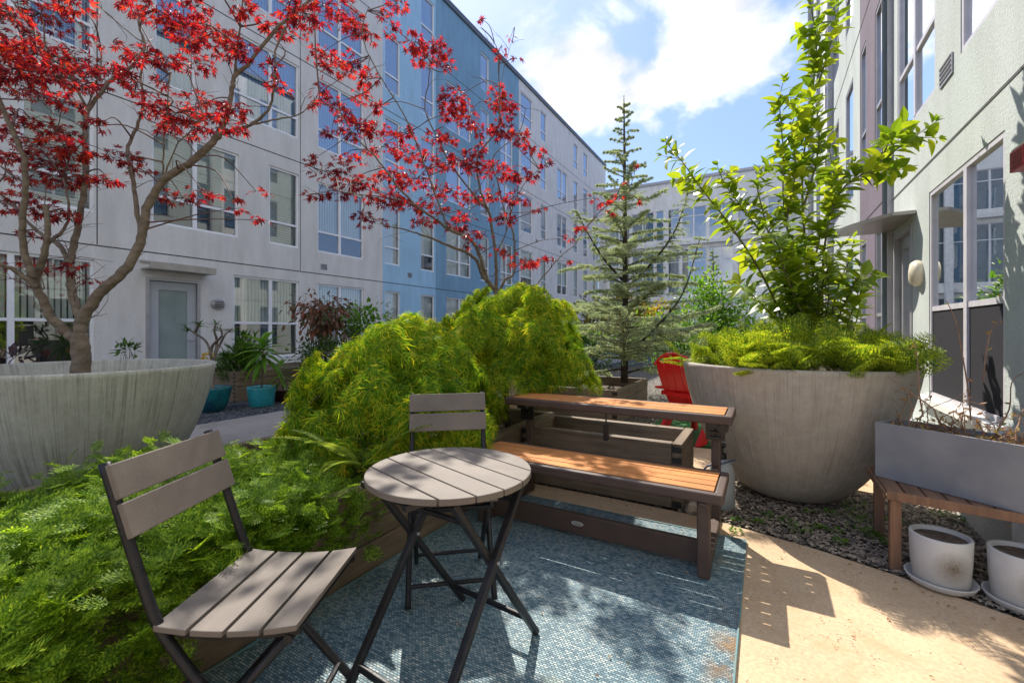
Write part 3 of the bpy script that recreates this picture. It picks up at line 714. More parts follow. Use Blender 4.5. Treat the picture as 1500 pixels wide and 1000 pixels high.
b = MB(); tbox(b, tfr, 6.90, 6.95, 0, 14.3, 0.0, 0.05); tbox(b, tfb, 11.42, 11.52, 0, 14.3, 0, .10); tbox(b, tfb, 15.85, 16.0, 0, 14.3, .002, .13); b.build('downpipe', 'frame_metal', br_)
for a0, a1, z0, z1, m, t, f in W1:
    window(br_, tfr, (a0, a1, z0, z1), m, t, 'v' if f else None, 'blind', 'glass' if f == 0 else 'glass_up', fw=0.040, fm='frame_lilac', screen=(f == 0), low=None, n0=-0.055, n1=-0.006)
for a0, a1, z0, z1, m, t, f in W2:
    window(br_, tfb, (a0, a1, z0, z1), (), t, 'v', 'blind', 'glass_up', fw=0.04, fm='frame_metal', n0=-.055, n1=-.006)
b = MB()
for z in (2.80, 5.75, 8.7, 11.6): tbox(b, tfr, -9, 6.89, z-0.010, z+0.010, -0.002, 0.004); tbox(b, tfb, 6.97, 15.8, z-.01, z+.01, -.002, .004)
b.build('wall_joint', 'joint', br_)
b = MB(); b.quad((RX+0.75, -9, 0), (RX+0.75, 15.9, 0), (RX+0.75, 15.9, 14), (RX+0.75, -9, 14)); b.build('interior', 'interior', br_)
b = MB(); b.box((RX+0.02, -9, 14.3), (RX+8, 16.0, 14.5)); b.box((RX-.06, 15.9, 0), (RX+8, 16.0, 14.3)); b.box((RX+.02, -9.1, 0), (RX+8, -9, 14.3)); b.build('roof', 'stucco_green', br_)
b = MB(); tbox(b, tfr, -9, 16, 14.5, 14.65, -0.3, 0.16); b.build('roof_edge', 'roof_metal', br_)
b = MB(); a0, a1, z0, z1 = rdo
tbox(b, tfr, a0, a0+.06, z0, z1, -.11, .01); tbox(b, tfr, a1-.06, a1, z0, z1, -.11, .01); tbox(b, tfr, a0+.06, a1-.06, z1-.06, z1, -.11, .01); b.build('door_frame', 'frame_metal', br_)
b = MB(); d0, d1, dz = a0+.065, a1-.065, z1-.065
for q in ((d0, d0+.11, z0, dz), (d1-.11, d1, z0, dz), (d0+.11, d1-.11, z0, .28), (d0+.11, d1-.11, dz-.14, dz)): tbox(b, tfr, *q, -.09, -.045)
dr = b.build('door', 'frame_metal', br_)
b = MB(); b.quad(tfr(d0+.11, .28, -.07), tfr(d1-.11, .28, -.07), tfr(d1-.11, dz-.14, -.07), tfr(d0+.11, dz-.14, -.07)); b.build('pane', 'glass', dr)
b = MB(); b.tube([tfr(d0+.06, 1.0, -.045), tfr(d0+.06, 1.0, .03), tfr(d0+.16, 1.0, .03)], .01); b.build('handle', 'black_metal', dr)
# curved sheet canopy over the right door
b = MB(); V = []; n = 16
for i in range(n+1):
    t = i/n; y = 5.95+1.03*t; p = 0.10+0.50*math.sin(PI*min(1, 0.10+0.9*t)*0.55)
    V += [tfr(y, 2.42, 0.002), tfr(y, 2.42, p), tfr(y, 2.455, p), tfr(y, 2.455, 0.002)]
b.add(V, [(4*i+k, 4*i+4+k, 4*i+4+(k+1) % 4, 4*i+(k+1) % 4) for i in range(n) for k in range(4)]+[(0, 1, 2, 3), (4*n+3, 4*n+2, 4*n+1, 4*n)])
b.build('door_canopy', 'canopy', br_)
b = MB(); V = []
for r, nn in ((0.13, 0.0), (0.13, 0.035), (0.105, 0.07), (0.0, 0.085)):
    for j in range(24): V.append(tfr(5.83+r*0.95*math.cos(2*PI*j/24), 1.80+r*math.sin(2*PI*j/24), nn))
b.add(V, [(i*24+j, i*24+(j+1) % 24, (i+1)*24+(j+1) % 24, (i+1)*24+j) for i in range(3) for j in range(24)]); b.build('wall_lamp', 'lamp_glass', br_, smooth=True)
vent(br_, tfr, 5.08, 3.42, 0.30, 0.17)
b = MB(); tbox(b, tfr, 3.9, 5.7, 0.56, 0.615, 0.0, 0.07); b.build('window_sill', 'stucco_white', br_)
# low white kerb below the windows
b = MB(); b.box((1.12, 3.3, -0.02), (1.335, 6.9, 0.30)); top(b, 'low_wall', 'stucco_white', 'low white plaster kerb at the foot of the pale green wall', 'wall', (1.2, 5, 0))

def text_mesh(name, body, size, mat, parent, loc, xdir, ydir, depth=0.001):
    cu = bpy.data.curves.new(name, 'FONT'); cu.body = body; cu.size = size; cu.align_x = 'CENTER'; cu.align_y = 'CENTER'; cu.extrude = depth
    t = bpy.data.objects.new(name, cu); C.objects.link(t)
    dg = bpy.context.evaluated_depsgraph_get(); me = bpy.data.meshes.new_from_object(t.evaluated_get(dg)); bpy.data.objects.remove(t)
    me.materials.clear(); me.materials.append(MAT[mat])
    x = Vector(xdir).normalized(); y = Vector(ydir).normalized(); z = x.cross(y)
    base = Vector(loc)-ORG.get(parent, Vector((0, 0, 0)))
    for v in me.vertices: v.co = base+x*v.co.x+y*v.co.y+z*v.co.z
    o = bpy.data.objects.new(name, me); C.objects.link(o); o.parent = parent; return o

# fire alarm sounder
fa = thing('fire_alarm', 'red fire alarm sounder on the green wall right of the tall window', 'fire alarm', (RX, 3.62, 2.2))
b = MB(); tbox(b, tfr, 3.56, 3.73, 2.155, 2.275, 0.012, 0.085); b.build('body', 'alarm_red', fa, bevel=0.006)
b = MB(); tbox(b, tfr, 3.54, 3.75, 2.277, 2.295, 0.0, 0.07); tbox(b, tfr, 3.545, 3.745, 2.15, 2.28, 0.0, 0.012); b.build('back_plate', 'cream', fa)
b = MB()
for i in range(6):
    for j in range(5): tbox(b, tfr, 3.585+.021*i, 3.595+.021*i, 2.17+.019*j, 2.179+.019*j, 0.085, 0.087)
b.build('grille', 'terracotta', fa)
text_mesh('lettering', 'FIRE', 0.036, 'white_paint', fa, (RX-0.048, 3.5585, 2.215), (1, 0, 0), (0, 0, 1))

# far building: plane Y = 34
FY = 34.5
bf = thing('office_building', 'white framed glass building closing the far end of the courtyard', 'building', (-4, FY, 0))
tff = lambda a, z, n: (a, FY-n, z)
ops = []
zf = [(0.6, 3.1), (3.9, 7.2), (7.95, 10.2)]
for k in range(11):
    a0 = -10.8+1.83*k
    for z0, z1 in zf: ops.append((a0, a0+1.68, z0, z1))
rect_wall(bf, tff, -11.4, 12, -0.05, 12.2, ops, [(-12, 0)], ['stucco_white'], 0.2)
for i, o_ in enumerate(ops):
    a0, a1, z0, z1 = o_; w = window(bf, tff, o_, ((a0+a1)/2,), z0+(z1-z0)*0.72, None, 'blind', 'glass_up', fw=0.05, n0=-.14, n1=-.06)
    if i in (9, 10, 11, 13): 
        q = MB(); q.quad(tff(a0, z0, -.5), tff(a0+.8, z0, -.5), tff(a0+.8, z1, -.5), tff(a0, z1, -.5)); q.build('panel', 'yellow_panel', w)
b = MB(); b.quad((-11.4, FY+1.5, 0), (12, FY+1.5, 0), (12, FY+1.5, 12), (-11.4, FY+1.5, 12)); b.box((-11.4, FY, 12.2), (12, FY+8, 12.3)); b.build('interior', 'frosted', bf)
b = MB(); tbox(b, tff, -11.4, 12, 12.2, 12.4, -.3, .1); b.build('roof_edge', 'frame_metal', bf)
b = MB()
for z in (3.5, 7.6): tbox(b, tff, -11.4, 12, z-.12, z+.12, 0.002, .25)
for k in range(4): tbox(b, tff, -6.5+4.6*k, -6.15+4.6*k, 0, 10.3, 0.255, 0.5)
b.build('column', 'white_paint', bf)

# ------------------------------------------------------------ timber beds
def bed(x0, x1, y0, y1, h, label, layers=3, t=0.07, soil=0.3, soilmat='soil', cat='planter', group='timber garden beds'):
    e = thing('timber_planter', label, cat, ((x0+x1)/2, (y0+y1)/2, 0), 0, group)
    lh = h/layers
    for side in range(4):
        b = MB()
        for i in range(layers):
            z0, z1 = i*lh+(0.003 if i else 0), (i+1)*lh-0.002; j = (i % 2)*t
            jt = R.uniform(-0.003, 0.003)
            if side == 0: b.box((x0+t-j*0, y0+jt, z0), (x1-t, y0+t, z1))
            if side == 1: b.box((x0+t, y1-t, z0), (x1-t, y1+jt, z1))
            if side == 2: b.box((x0+jt, y0, z0), (x0+t-0.002, y1, z1))
            if side == 3: b.box((x1-t+0.002, y0, z0), (x1+jt, y1, z1))
        b.build('side_board', 'timber_x' if side < 2 else 'timber_y', e, bevel=0.006)
    for x, y, sx in ((x0, y0, 1), (x1, y0, -1)):
        for i in range(layers):
            for k in range(2):
                zz = i*lh+lh*(0.08+0.5*k)
                a = x+sx*0.004; c = x+sx*(t-0.004)
                b = MB(); b.box((min(a, c), y-0.005, zz), (max(a, c), y+0.001, zz+lh*0.27)); b.build('corner_joint', 'liner', e)
    b = MB(); n = 12; V = []; 
    for i in range(n+1):
        for j in range(n+1): V.append((x0+t+(x1-x0-2*t)*i/n, y0+t+(y1-y0-2*t)*j/n, soil+R.uniform(-.02, .02)))
    b.add(V, [(i*(n+1)+j, (i+1)*(n+1)+j, (i+1)*(n+1)+j+1, i*(n+1)+j+1) for i in range(n) for j in range(n)]); b.build('soil', soilmat, e)
    return e
bed(-3.2, -1.75, -0.9, 3.9, 0.45, 'long timber bed with juniper, fern and golden maples beside the blue rug')
b2 = bed(-1.74, -0.49, 3.22, 3.80, 0.45, 'empty black lined timber bed right behind the picnic table', soil=0.16, soilmat='liner')
b = MB()
for x in (-1.35, -0.95): b.tube([(x, 3.60, 0.1), (x, 3.60, 0.30), (x+.03, 3.55, 0.33), (x+.06, 3.5, 0.31)], 0.006, 6)
b.build('drip_tube', 'grey_plastic', b2)
bed(-3.3, -1.66, 5.68, 7.4, 0.45, 'timber bed under the blue cedar')
bed(-9.2, -7.87, 4.26, 7.6, 0.52, 'dark timber bed along the grey wall behind the turquoise pot', layers=4, soil=0.44)

# ------------------------------------------------------------ concrete bowls
def bowl(c, r, h, label, mat, group='large concrete bowl planters'):
    e = thing('concrete_planter', label, 'planter', (c[0], c[1], 0), 0, group)
    pr = [(0.0, 0.0), (0.27, 0.0), (0.36, 0.025), (0.46, 0.09), (0.56, 0.20), (0.66, 0.36), (0.755, 0.55), (0.84, 0.72), (0.915, 0.86), (0.975, 0.965), (0.985, 0.99), (0.975, 1.0), (0.93, 1.0), (0.915, 0.985), (0.86, 0.86), (0.80, 0.8)]
    # widen towards a full bowl like the ones in the yard
    pr = [(0, 0), (.24, 0), (.36, .02), (.45, .06), (.545, .13), (.635, .22), (.745, .36), (.845, .53), (.918, .71), (.965, .86), (.99, .965), (.998, .99), (.985, 1), (.945, 1), (.93, .985), (.88, .86), (.8, .8)]
    prof = [(max(0.0005, a)*r, z*h) for a, z in pr]
    pp = catmull([(a, z, 0) for a, z in prof[1:11]], 3)
    prof = [prof[0]]+[(p.x, p.y) for p in pp]+prof[11:]
    b = MB(); b.lathe(prof, (c[0], c[1], 0), 96); b.build('bowl', mat, e, smooth=True)
    b = MB(); b.lathe([(0.0005, 0.9*h), (r*0.5, 0.9*h), (r*0.90, 0.88*h)], (c[0], c[1], 0), 32); b.build('soil', 'soil', e)
    return e
bowl((0.165, 3.99), 0.765, 0.985, 'pale concrete bowl full of ferns and tall leafy stems', 'pot_concrete')
bowl((-4.17, 1.22), 0.785, 0.983, 'weathered grey green concrete bowl holding the near red maple on the left', 'pot_weathered')
pc3 = cp(722, 484, 6.0)
bowl((pc3.x, pc3.y), 0.76, 0.96, 'concrete bowl half hidden behind the golden maples holding the far red maple', 'pot_concrete')

# ------------------------------------------------------------ red maples
def maple(name_label, trunk_limbs, clusters, dspan, leaf, base, seed, twig_r=0.0045, bark='bark_maple', dens=1.0):
    rs = np.random.RandomState(seed)
    e = thing('red_maple_tree', name_label, 'tree', base, 0, 'red japanese maples')
    b = MB(); nodes = []
    for pts, d, r0, r1 in trunk_limbs:
        P = [cp(x, y, d[0]+(d[1]-d[0])*i/(len(pts)-1)) for i, (x, y) in enumerate(pts)]
        P = catmull(P, 5); n = len(P); r0 *= 0.84; r1 *= 0.8
        P = [p+Vector(rs.normal(0, 0.0028, 3)) for p in P]
        rad = [(r0+(r1-r0)*(i/(n-1))**0.8)*(1+0.03*math.sin(i*1.1+x_)) for i, x_ in zip(range(n), rs.uniform(0, 1, n))]
        b.tube(P, rad, 10)
        nodes += [(p, r) for p, r in zip(P[::2], rad[::2]) if r < 0.05]
    NP = np.array([tuple(p) for p, r in nodes])
    LP = []; LF = []; LU = []; LS = []
    t = MB()
    for cx, cy, rx, ry in clusters:
        # keep each cluster near a limb's own distance
        guess = np.array(cp(cx, cy, rs.uniform(*dspan)))
        j = np.argmin(np.linalg.norm(NP-guess, axis=1)+0.35*np.maximum(0, NP[:, 2]-guess[2]))
        dcam = rs.uniform(*dspan)
        c = cp(cx, cy, dcam); rX = rx*dcam/F; rZ = max(ry*dcam/F, 0.02)
        n = max(3, int(dens*(rx*ry)/8.5*(3.1/dcam)**-0.6)); start = Vector(NP[j])
        mid = (start+c)/2+Vector(rs.normal(0, 0.05, 3))+Vector((0, 0, 0.05))
        path = catmull([start, mid, c], 4); L_ = (c-start).length
        t.tube(path, [twig_r*(1.5-1.0*i/(len(path)-1)) for i in range(len(path))], 5)
        q = rs.uniform(-1, 1, (n*2, 3)); q = q[np.linalg.norm(q, axis=1) < 1][:n]
        right = np.array((cY, sY, 0)); fwd = np.array((-sY, cY, 0))
        pos = np.array(c)+q[:, :1]*rX*right+q[:, 1:2]*rX*0.9*fwd+np.stack([0*q[:, 0], 0*q[:, 0], q[:, 2]*rZ-0.12*rX*(q[:, 0]**2)], 1)
        # fine twigs: a third of the leaves get one back to the cluster's heart
        for k in range(0, len(pos), 5):
            p = Vector(pos[k]); m = (p+c)/2+Vector(rs.normal(0, .012, 3)); t.tube([c, m, p], [twig_r*.55, twig_r*.45, twig_r*.25], 3, cap=False)
        m_ = len(pos); out = unit(pos-np.array(c)+1e-4)
        LP.append(pos); LF.append(unit(out*0.8+rs.normal(0, .5, (m_, 3))+np.array((0, 0, -0.35)))); LU.append(unit(rs.normal(0, .55, (m_, 3))+np.array((0, 0, 1.0)))); LS.append(rs.uniform(0.65, 1.15, m_)*leaf)
    # bare fine twigs
    for k in range(70):
        j = rs.randint(len(NP)); p = Vector(NP[j]); d = Vector(rs.normal(0, 1, 3)); d.z = abs(d.z)*0.7+0.1; d.normalize(); L_ = rs.uniform(0.15, 0.5)
        P = [p]
        for i in range(4): d = (d+Vector(rs.normal(0, .25, 3))).normalized(); P.append(P[-1]+d*L_/4)
        t.tube(P, [twig_r*.8, twig_r*.6, twig_r*.5, twig_r*.35, twig_r*.2], 4)
        q = P[2]; d2 = (d+Vector(rs.normal(0, .6, 3))).normalized(); t.tube([q, q+d2*L_*.4], [twig_r*.4, twig_r*.2], 3)
    b.build('trunk', bark, e, smooth=True); t.build('twigs', 'twig', e)
    cr = MB(); cr.inst(T_MAPLE, frames(np.concatenate(LF), np.concatenate(LU), np.concatenate(LS)), np.concatenate(LP)); cr.build('crown', 'leaf_red', e)
    print('maple leaves', sum(len(x) for x in LP))
    return e
D1 = 3.12
limbs1 = [
 ([(118, 556), (119, 525), (117, 500), (114, 488)], (D1, D1), 0.068, 0.062),
 ([(113, 498), (95, 484), (75, 465), (63, 440), (53, 418), (58, 392), (67, 366), (70, 335), (66, 300)], (D1, 2.95), 0.044, 0.017),
 ([(53, 420), (34, 404), (15, 393), (-5, 386), (-40, 380)], (2.97, 2.8), 0.022, 0.012),
 ([(50, 408), (36, 372), (33, 330), (37, 280), (35, 233), (20, 197), (6, 165), (-12, 120)], (2.97, 2.75), 0.026, 0.014),
 ([(117, 496), (118, 476), (128, 455), (143, 433), (165, 412), (187, 391), (203, 362), (211, 332), (217, 300), (240, 264), (277, 240), (308, 212), (322, 195)], (D1, 3.25), 0.050, 0.028),
 ([(322, 195), (332, 168), (340, 130), (344, 112), (367, 90), (397, 50), (430, 20), (470, -12)], (3.25, 3.35), 0.024, 0.011),
 ([(344, 112), (346, 77), (352, 40), (356, -8)], (3.3, 3.2), 0.012, 0.006),
 ([(320, 196), (345, 190), (367, 183), (390, 165), (398, 147), (402, 105), (405, 70), (417, 40), (430, 10)], (3.25, 3.1), 0.017, 0.005),
 ([(367, 184), (400, 176), (430, 170), (452, 158), (467, 138)], (3.2, 3.3), 0.009, 0.003),
 ([(116, 480), (116, 462), (107, 432), (103, 400), (104, 380), (110, 350), (116, 320), (122, 285), (126, 253), (123, 215), (124, 190), (130, 163), (160, 120), (193, 97), (212, 65), (203, 33), (216, 5)], (D1, 3.5), 0.036, 0.009),
 ([(103, 390), (92, 366), (77, 353), (60, 342), (45, 330), (20, 300), (-10, 275)], (3.2, 3.4), 0.022, 0.010),
 ([(62, 366), (80, 348), (97, 330), (100, 300), (92, 260)], (3.0, 3.2), 0.016, 0.007),
 ([(208, 345), (203, 322), (197, 277), (190, 240), (188, 215), (203, 180), (211, 150), (206, 110), (214, 80)], (3.2, 3.45), 0.022, 0.008),
 ([(238, 262), (240, 230), (240, 200), (246, 150), (248, 110)], (3.25, 3.0), 0.008, 0.004),
 ([(240, 262), (258, 215), (280, 190), (300, 165)], (3.25, 3.05), 0.007, 0.003),
 ([(130, 165), (112, 130), (92, 92), (60, 60), (30, 20), (10, -10)], (3.4, 3.1), 0.012, 0.006),
 ([(123, 170), (150, 85), (120, 40), (90, 5)], (3.4, 3.6), 0.007, 0.004),
 ([(212, 65), (180, 40), (150, 15), (140, -5)], (3.5, 3.6), 0.006, 0.004),
]
cl1 = [(20, 100, 40, 20), (8, 85, 25, 15), (55, 80, 45, 18), (110, 88, 38, 14), (30, 55, 32, 14), (80, 112, 50, 14), (125, 120, 35, 14), (40, 130, 40, 12), (165, 105, 30, 12), (200, 85, 20, 8),
 (215, 82, 25, 10), (245, 88, 25, 9), (285, 92, 28, 14), (225, 15, 40, 14), (262, 35, 26, 16), (275, 55, 26, 14), (310, 42, 32, 16), (330, 68, 30, 14), (290, 10, 26, 10), (190, 8, 20, 10), (110, 5, 30, 8),
 (352, 72, 22, 13), (360, 15, 18, 18), (388, 45, 14, 9), (420, 40, 32, 12), (448, 20, 36, 15), (472, 8, 30, 10), (398, 100, 13, 13), (412, 128, 18, 8), (60, 20, 50, 14), (15, 20, 26, 14), (130, 62, 18, 8), (165, 62, 10, 5),
 (45, 175, 45, 9), (28, 200, 36, 10), (92, 215, 42, 13), (60, 235, 44, 13), (95, 262, 36, 14), (38, 290, 42, 8), (14, 308, 20, 6), (88, 312, 30, 9), (180, 228, 24, 11), (202, 247, 24, 9), (158, 262, 26, 7), (222, 155, 22, 17),
 (258, 165, 34, 14), (300, 152, 40, 13), (335, 158, 32, 11), (330, 180, 36, 10), (285, 188, 34, 12), (245, 185, 18, 10), (268, 290, 36, 7), (300, 283, 28, 5), (350, 305, 14, 6), (382, 322, 18, 4), (375, 280, 18, 3), (340, 290, 14, 4),
 (55, 390, 46, 4), (110, 392, 18, 8), (128, 408, 20, 6), (48, 345, 20, 4), (85, 190, 30, 8), (140, 185, 16, 7), (150, 180, 12, 5), (100, 150, 24, 8), (20, 260, 30, 8), (110, 225, 22, 9), (5, 230, 20, 10), (60, 315, 20, 5), (195, 130, 16, 8), (235, 120, 12, 7)]
maple('red leaved maple in the weathered bowl at the left edge, its trunk forking low', limbs1, cl1, (2.65, 3.6), 0.050, (-4.17, 1.22, 0.86), 5, dens=1.2)

D2 = 5.6
limbs2 = [
 ([(733, 470), (731, 450), (727, 427), (722, 420)], (D2, D2), 0.055, 0.05),
 ([(724, 423), (716, 414), (706, 401), (699, 383), (685, 371), (662, 362), (639, 352), (615, 343), (592, 336), (560, 330)], (D2, 4.8), 0.040, 0.006),
 ([(718, 418), (711, 403), (702, 373), (688, 350), (657, 336), (639, 322), (608, 300), (580, 270), (550, 230), (520, 200), (495, 160)], (D2, 4.4), 0.034, 0.005),
 ([(727, 425), (727, 395), (726, 373), (721, 338), (716, 310), (709, 294), (700, 260), (702, 225), (728, 190), (732, 150), (731, 110), (728, 70), (705, 40)], (D2, 5.0), 0.028, 0.004),
 ([(716, 310), (690, 280), (660, 240), (640, 200), (622, 160), (628, 120), (630, 90)], (5.4, 4.7), 0.016, 0.005),
 ([(657, 336), (632, 270), (612, 215), (590, 165), (568, 130), (545, 90), (530, 50), (540, 10)], (5.1, 4.3), 0.013, 0.004),
 ([(732, 425), (742, 408), (753, 400), (754, 360), (750, 335), (741, 318), (736, 296), (730, 270), (722, 230), (760, 195), (770, 160)], (D2, 5.6), 0.022, 0.005),
 ([(745, 440), (762, 425), (781, 424), (790, 412), (807, 392), (825, 372), (842, 359), (856, 336), (880, 308), (905, 290), (930, 275)], (5.8, 5.9), 0.014, 0.003),
 ([(727, 373), (745, 330), (752, 300), (768, 270), (790, 248)], (5.5, 5.3), 0.010, 0.004),
 ([(609, 300), (570, 290), (530, 285), (490, 280), (455, 284)], (4.75, 4.3), 0.009, 0.003),
 ([(731, 150), (738, 100), (750, 62)], (5.1, 5.2), 0.005, 0.002),
]
cl2 = [(703, 28, 6, 5), (748, 55, 6, 5), (735, 75, 8, 4), (757, 86, 6, 3), (728, 85, 7, 7), (608, 62, 20, 13), (640, 72, 22, 14), (655, 95, 13, 10), (625, 85, 22, 10), (575, 45, 12, 11), (580, 8, 18, 7), (560, 22, 10, 8), (520, 40, 22, 12),
 (505, 20, 28, 16), (545, 55, 10, 8), (470, 78, 24, 10), (492, 100, 26, 12), (516, 92, 24, 12), (538, 115, 18, 9), (470, 135, 18, 9), (486, 152, 18, 10), (455, 150, 10, 8), (530, 140, 18, 12), (552, 155, 11, 11), (550, 190, 18, 12),
 (502, 168, 18, 12), (520, 190, 22, 16), (485, 195, 15, 8), (665, 148, 22, 20), (685, 172, 20, 14), (702, 190, 20, 9), (655, 168, 12, 9), (730, 145, 20, 17), (745, 160, 13, 16), (735, 190, 18, 14), (760, 200, 16, 12), (775, 215, 12, 9),
 (800, 240, 8, 6), (796, 225, 6, 5), (782, 255, 10, 5), (600, 225, 28, 11), (640, 235, 34, 11), (680, 240, 34, 11), (720, 250, 30, 11), (760, 255, 26, 10), (560, 215, 28, 12), (510, 235, 28, 9), (480, 250, 32, 9), (520, 268, 36, 11),
 (560, 288, 40, 11), (610, 262, 34, 10), (602, 300, 30, 11), (650, 280, 26, 10), (640, 303, 18, 8), (690, 290, 26, 9), (720, 285, 26, 9), (760, 290, 22, 9), (790, 305, 11, 5), (740, 320, 22, 7), (700, 345, 22, 6), (670, 330, 18, 8),
 (620, 325, 22, 7), (545, 325, 26, 6), (500, 285, 22, 7), (465, 285, 22, 5), (455, 235, 10, 8), (530, 315, 16, 6), (690, 360, 18, 4), (740, 370, 22, 5), (770, 385, 26, 5), (800, 380, 14, 4), (830, 350, 11, 5), (850, 335, 11, 4),
 (833, 382, 8, 3), (680, 318, 20, 7), (868, 290, 8, 4), (885, 297, 7, 4), (905, 290, 9, 4), (935, 295, 8, 3), (918, 267, 6, 3), (890, 312, 8, 4), (932, 241, 4, 2), (640, 200, 20, 8), (590, 195, 24, 9), (575, 255, 26, 9), (700, 220, 20, 8), (590, 270, 28, 8), (660, 205, 12, 7)]
maple('slender red maple rising behind the golden maples in front of the blue facade', limbs2, cl2, (4.5, 5.8), 0.070, (pc3.x, pc3.y, 0.85), 9, 0.004, dens=1.15)

# ------------------------------------------------------------ golden laceleaf maples
def lace_maple(label, c, rad, ztop, zlow, n_pad, per, seed):
    rs = np.random.RandomState(seed); c = Vector(c)
    e = thing('laceleaf_maple', label, 'shrub', (c.x, c.y, 0.3), 0, 'golden laceleaf maples')
    b = MB(); hgt = ztop-zlow
    trunk_top = Vector((c.x, c.y, zlow+hgt*0.62))
    b.tube(catmull([(c.x+.02, c.y, 0.28), (c.x-.03, c.y+.02, zlow+.1), tuple(trunk_top)], 4), [0.03]*5+[0.026]*4, 8)
    LP = []; LF = []; LU = []; LS = []
    for i in range(n_pad):
        u = (i+0.5)/n_pad; z = (u**0.85)*1.0; a = i*2.39996+rs.uniform(-.25, .25)
        rr = math.sqrt(max(0, 1-(z*0.985)**2.3))**0.9; lump = 1+0.13*math.sin(3*a+seed)+0.09*math.sin(5*a+z*9)
        depth = rs.choice([1.06, 1.0, 0.92, 0.82])
        pc = np.array((c.x+rad[0]*rr*math.cos(a)*lump*depth, c.y+rad[1]*rr*math.sin(a)*lump*depth, zlow+0.10+(hgt-0.06)*z*depth*(1+rs.uniform(-.05, .05))*(1+0.07*math.sin(2*a+seed))))
        out = unit(np.array((math.cos(a)*(rr+.05), math.sin(a)*(rr+.05), 0.0)))
        m = int(per*rs.uniform(0.7, 1.3)); 
        # a pad drapes like a shingle: wide across, falling outwards
        s_ = rs.uniform(0, 1, m); w_ = rs.normal(0, 0.42, m); pr = rs.uniform(0.08, 0.15)
        side = np.array((-out[1], out[0], 0))
        pos = pc+np.outer(s_*pr*0.9-pr*.4, out)+np.outer(w_*pr*(0.5+.5*s_), side)+np.outer(-1.25*pr*s_**1.7-0.2*pr*w_**2+rs.normal(0, .010, m)+0.03, (0, 0, 1))
        LP.append(pos); fw = out*0.5+np.array((0, 0, -0.95)); LF.append(unit(fw+rs.normal(0, .33, (m, 3)))); LU.append(unit(out*0.7+np.array((0, 0, .6))+rs.normal(0, .4, (m, 3)))); LS.append(rs.uniform(.045, .085, m))
        if i % 8 == 0:
            mid = (trunk_top+Vector(pc))/2+Vector((0, 0, 0.12)); b.tube(catmull([trunk_top, mid, pc], 3), [0.012]*3+[.008]*2+[.004]*2, 5)
    b.build('trunk', 'bark_dark', e, smooth=True)
    cr = MB(); cr.inst(T_LACE, frames(np.concatenate(LF), np.concatenate(LU), np.concatenate(LS)), np.concatenate(LP)); cr.build('crown', 'leaf_lace', e)
lace_maple('nearer and wider golden laceleaf maple spilling toward the grey path', (-2.24, 2.38), (0.60, 0.76), 1.19, 0.40, 330, 66, 3)
lace_maple('farther domed golden laceleaf maple behind the picnic table', (-2.06, 3.52), (0.64, 0.66), 1.52, 0.70, 320, 62, 8)

# ------------------------------------------------------------ juniper (low spreading yew-like shrub)
def juniper():
    rs = np.random.RandomState(21)
    e = thing('spreading_conifer', 'low spreading bright green conifer filling the front of the timber bed', 'shrub', (-2.3, 0.8, 0.3))
    LP = []; LF = []; LU = []; LS = []
    b = MB()
    cents = []
    for i in range(700):
        x = rs.uniform(-3.10, -1.68); y = rs.uniform(-0.45, 1.62)
        top_ = 0.475+0.045*math.sin(3.1*x+1.7*y)+0.04*math.sin(7*y+2*x)+0.03*math.sin(13*x-5*y)
        edge = max(0, x+1.95); z = top_-0.55*edge**1.1-max(0, y-1.35)*0.35-rs.choice([0, -.035, .05, .09])
        cents.append((x, y, z))
    for i in range(190):     # the spill over the front board
        y = rs.uniform(-0.6, 1.25); u = rs.uniform(0, 1)**1.5; lim = 0.20 if y < 0.85 else 0.07
        cents.append((-1.73+lim*math.sin(u*PI*.9)*rs.uniform(.35, 1), y, 0.50-0.44*u*(1 if y < 0.7 else 0.5)))
    for cx, cy, cz in cents:
        m = 9; a = rs.uniform(0, 2*PI, m); bx = 0.45
        d = np.stack([np.cos(a)+bx*0.8, np.sin(a)-0.15, rs.uniform(-0.1, 0.85, m)], 1)
        pos = np.array((cx, cy, cz))+rs.normal(0, 0.045, (m, 3))
        LP.append(pos); LF.append(unit(d)); LU.append(unit(rs.normal(0, .35, (m, 3))+np.array((0.2, -0.2, 1)))); LS.append(rs.uniform(.05, .095, m))
        if rs.uniform() < 0.02: b.tube([(cx-.25, cy, 0.3), (cx-.12, cy, cz-.1), (cx, cy, cz)], [.012, .008, .004], 5)
    P = np.concatenate(LP)
    cr = MB(); cr.inst(T_SPRAY, frames(np.concatenate(LF), np.concatenate(LU), np.concatenate(LS)), P); cr.build('foliage', 'leaf_yew', e)
    print('sprays', len(P))
juniper()

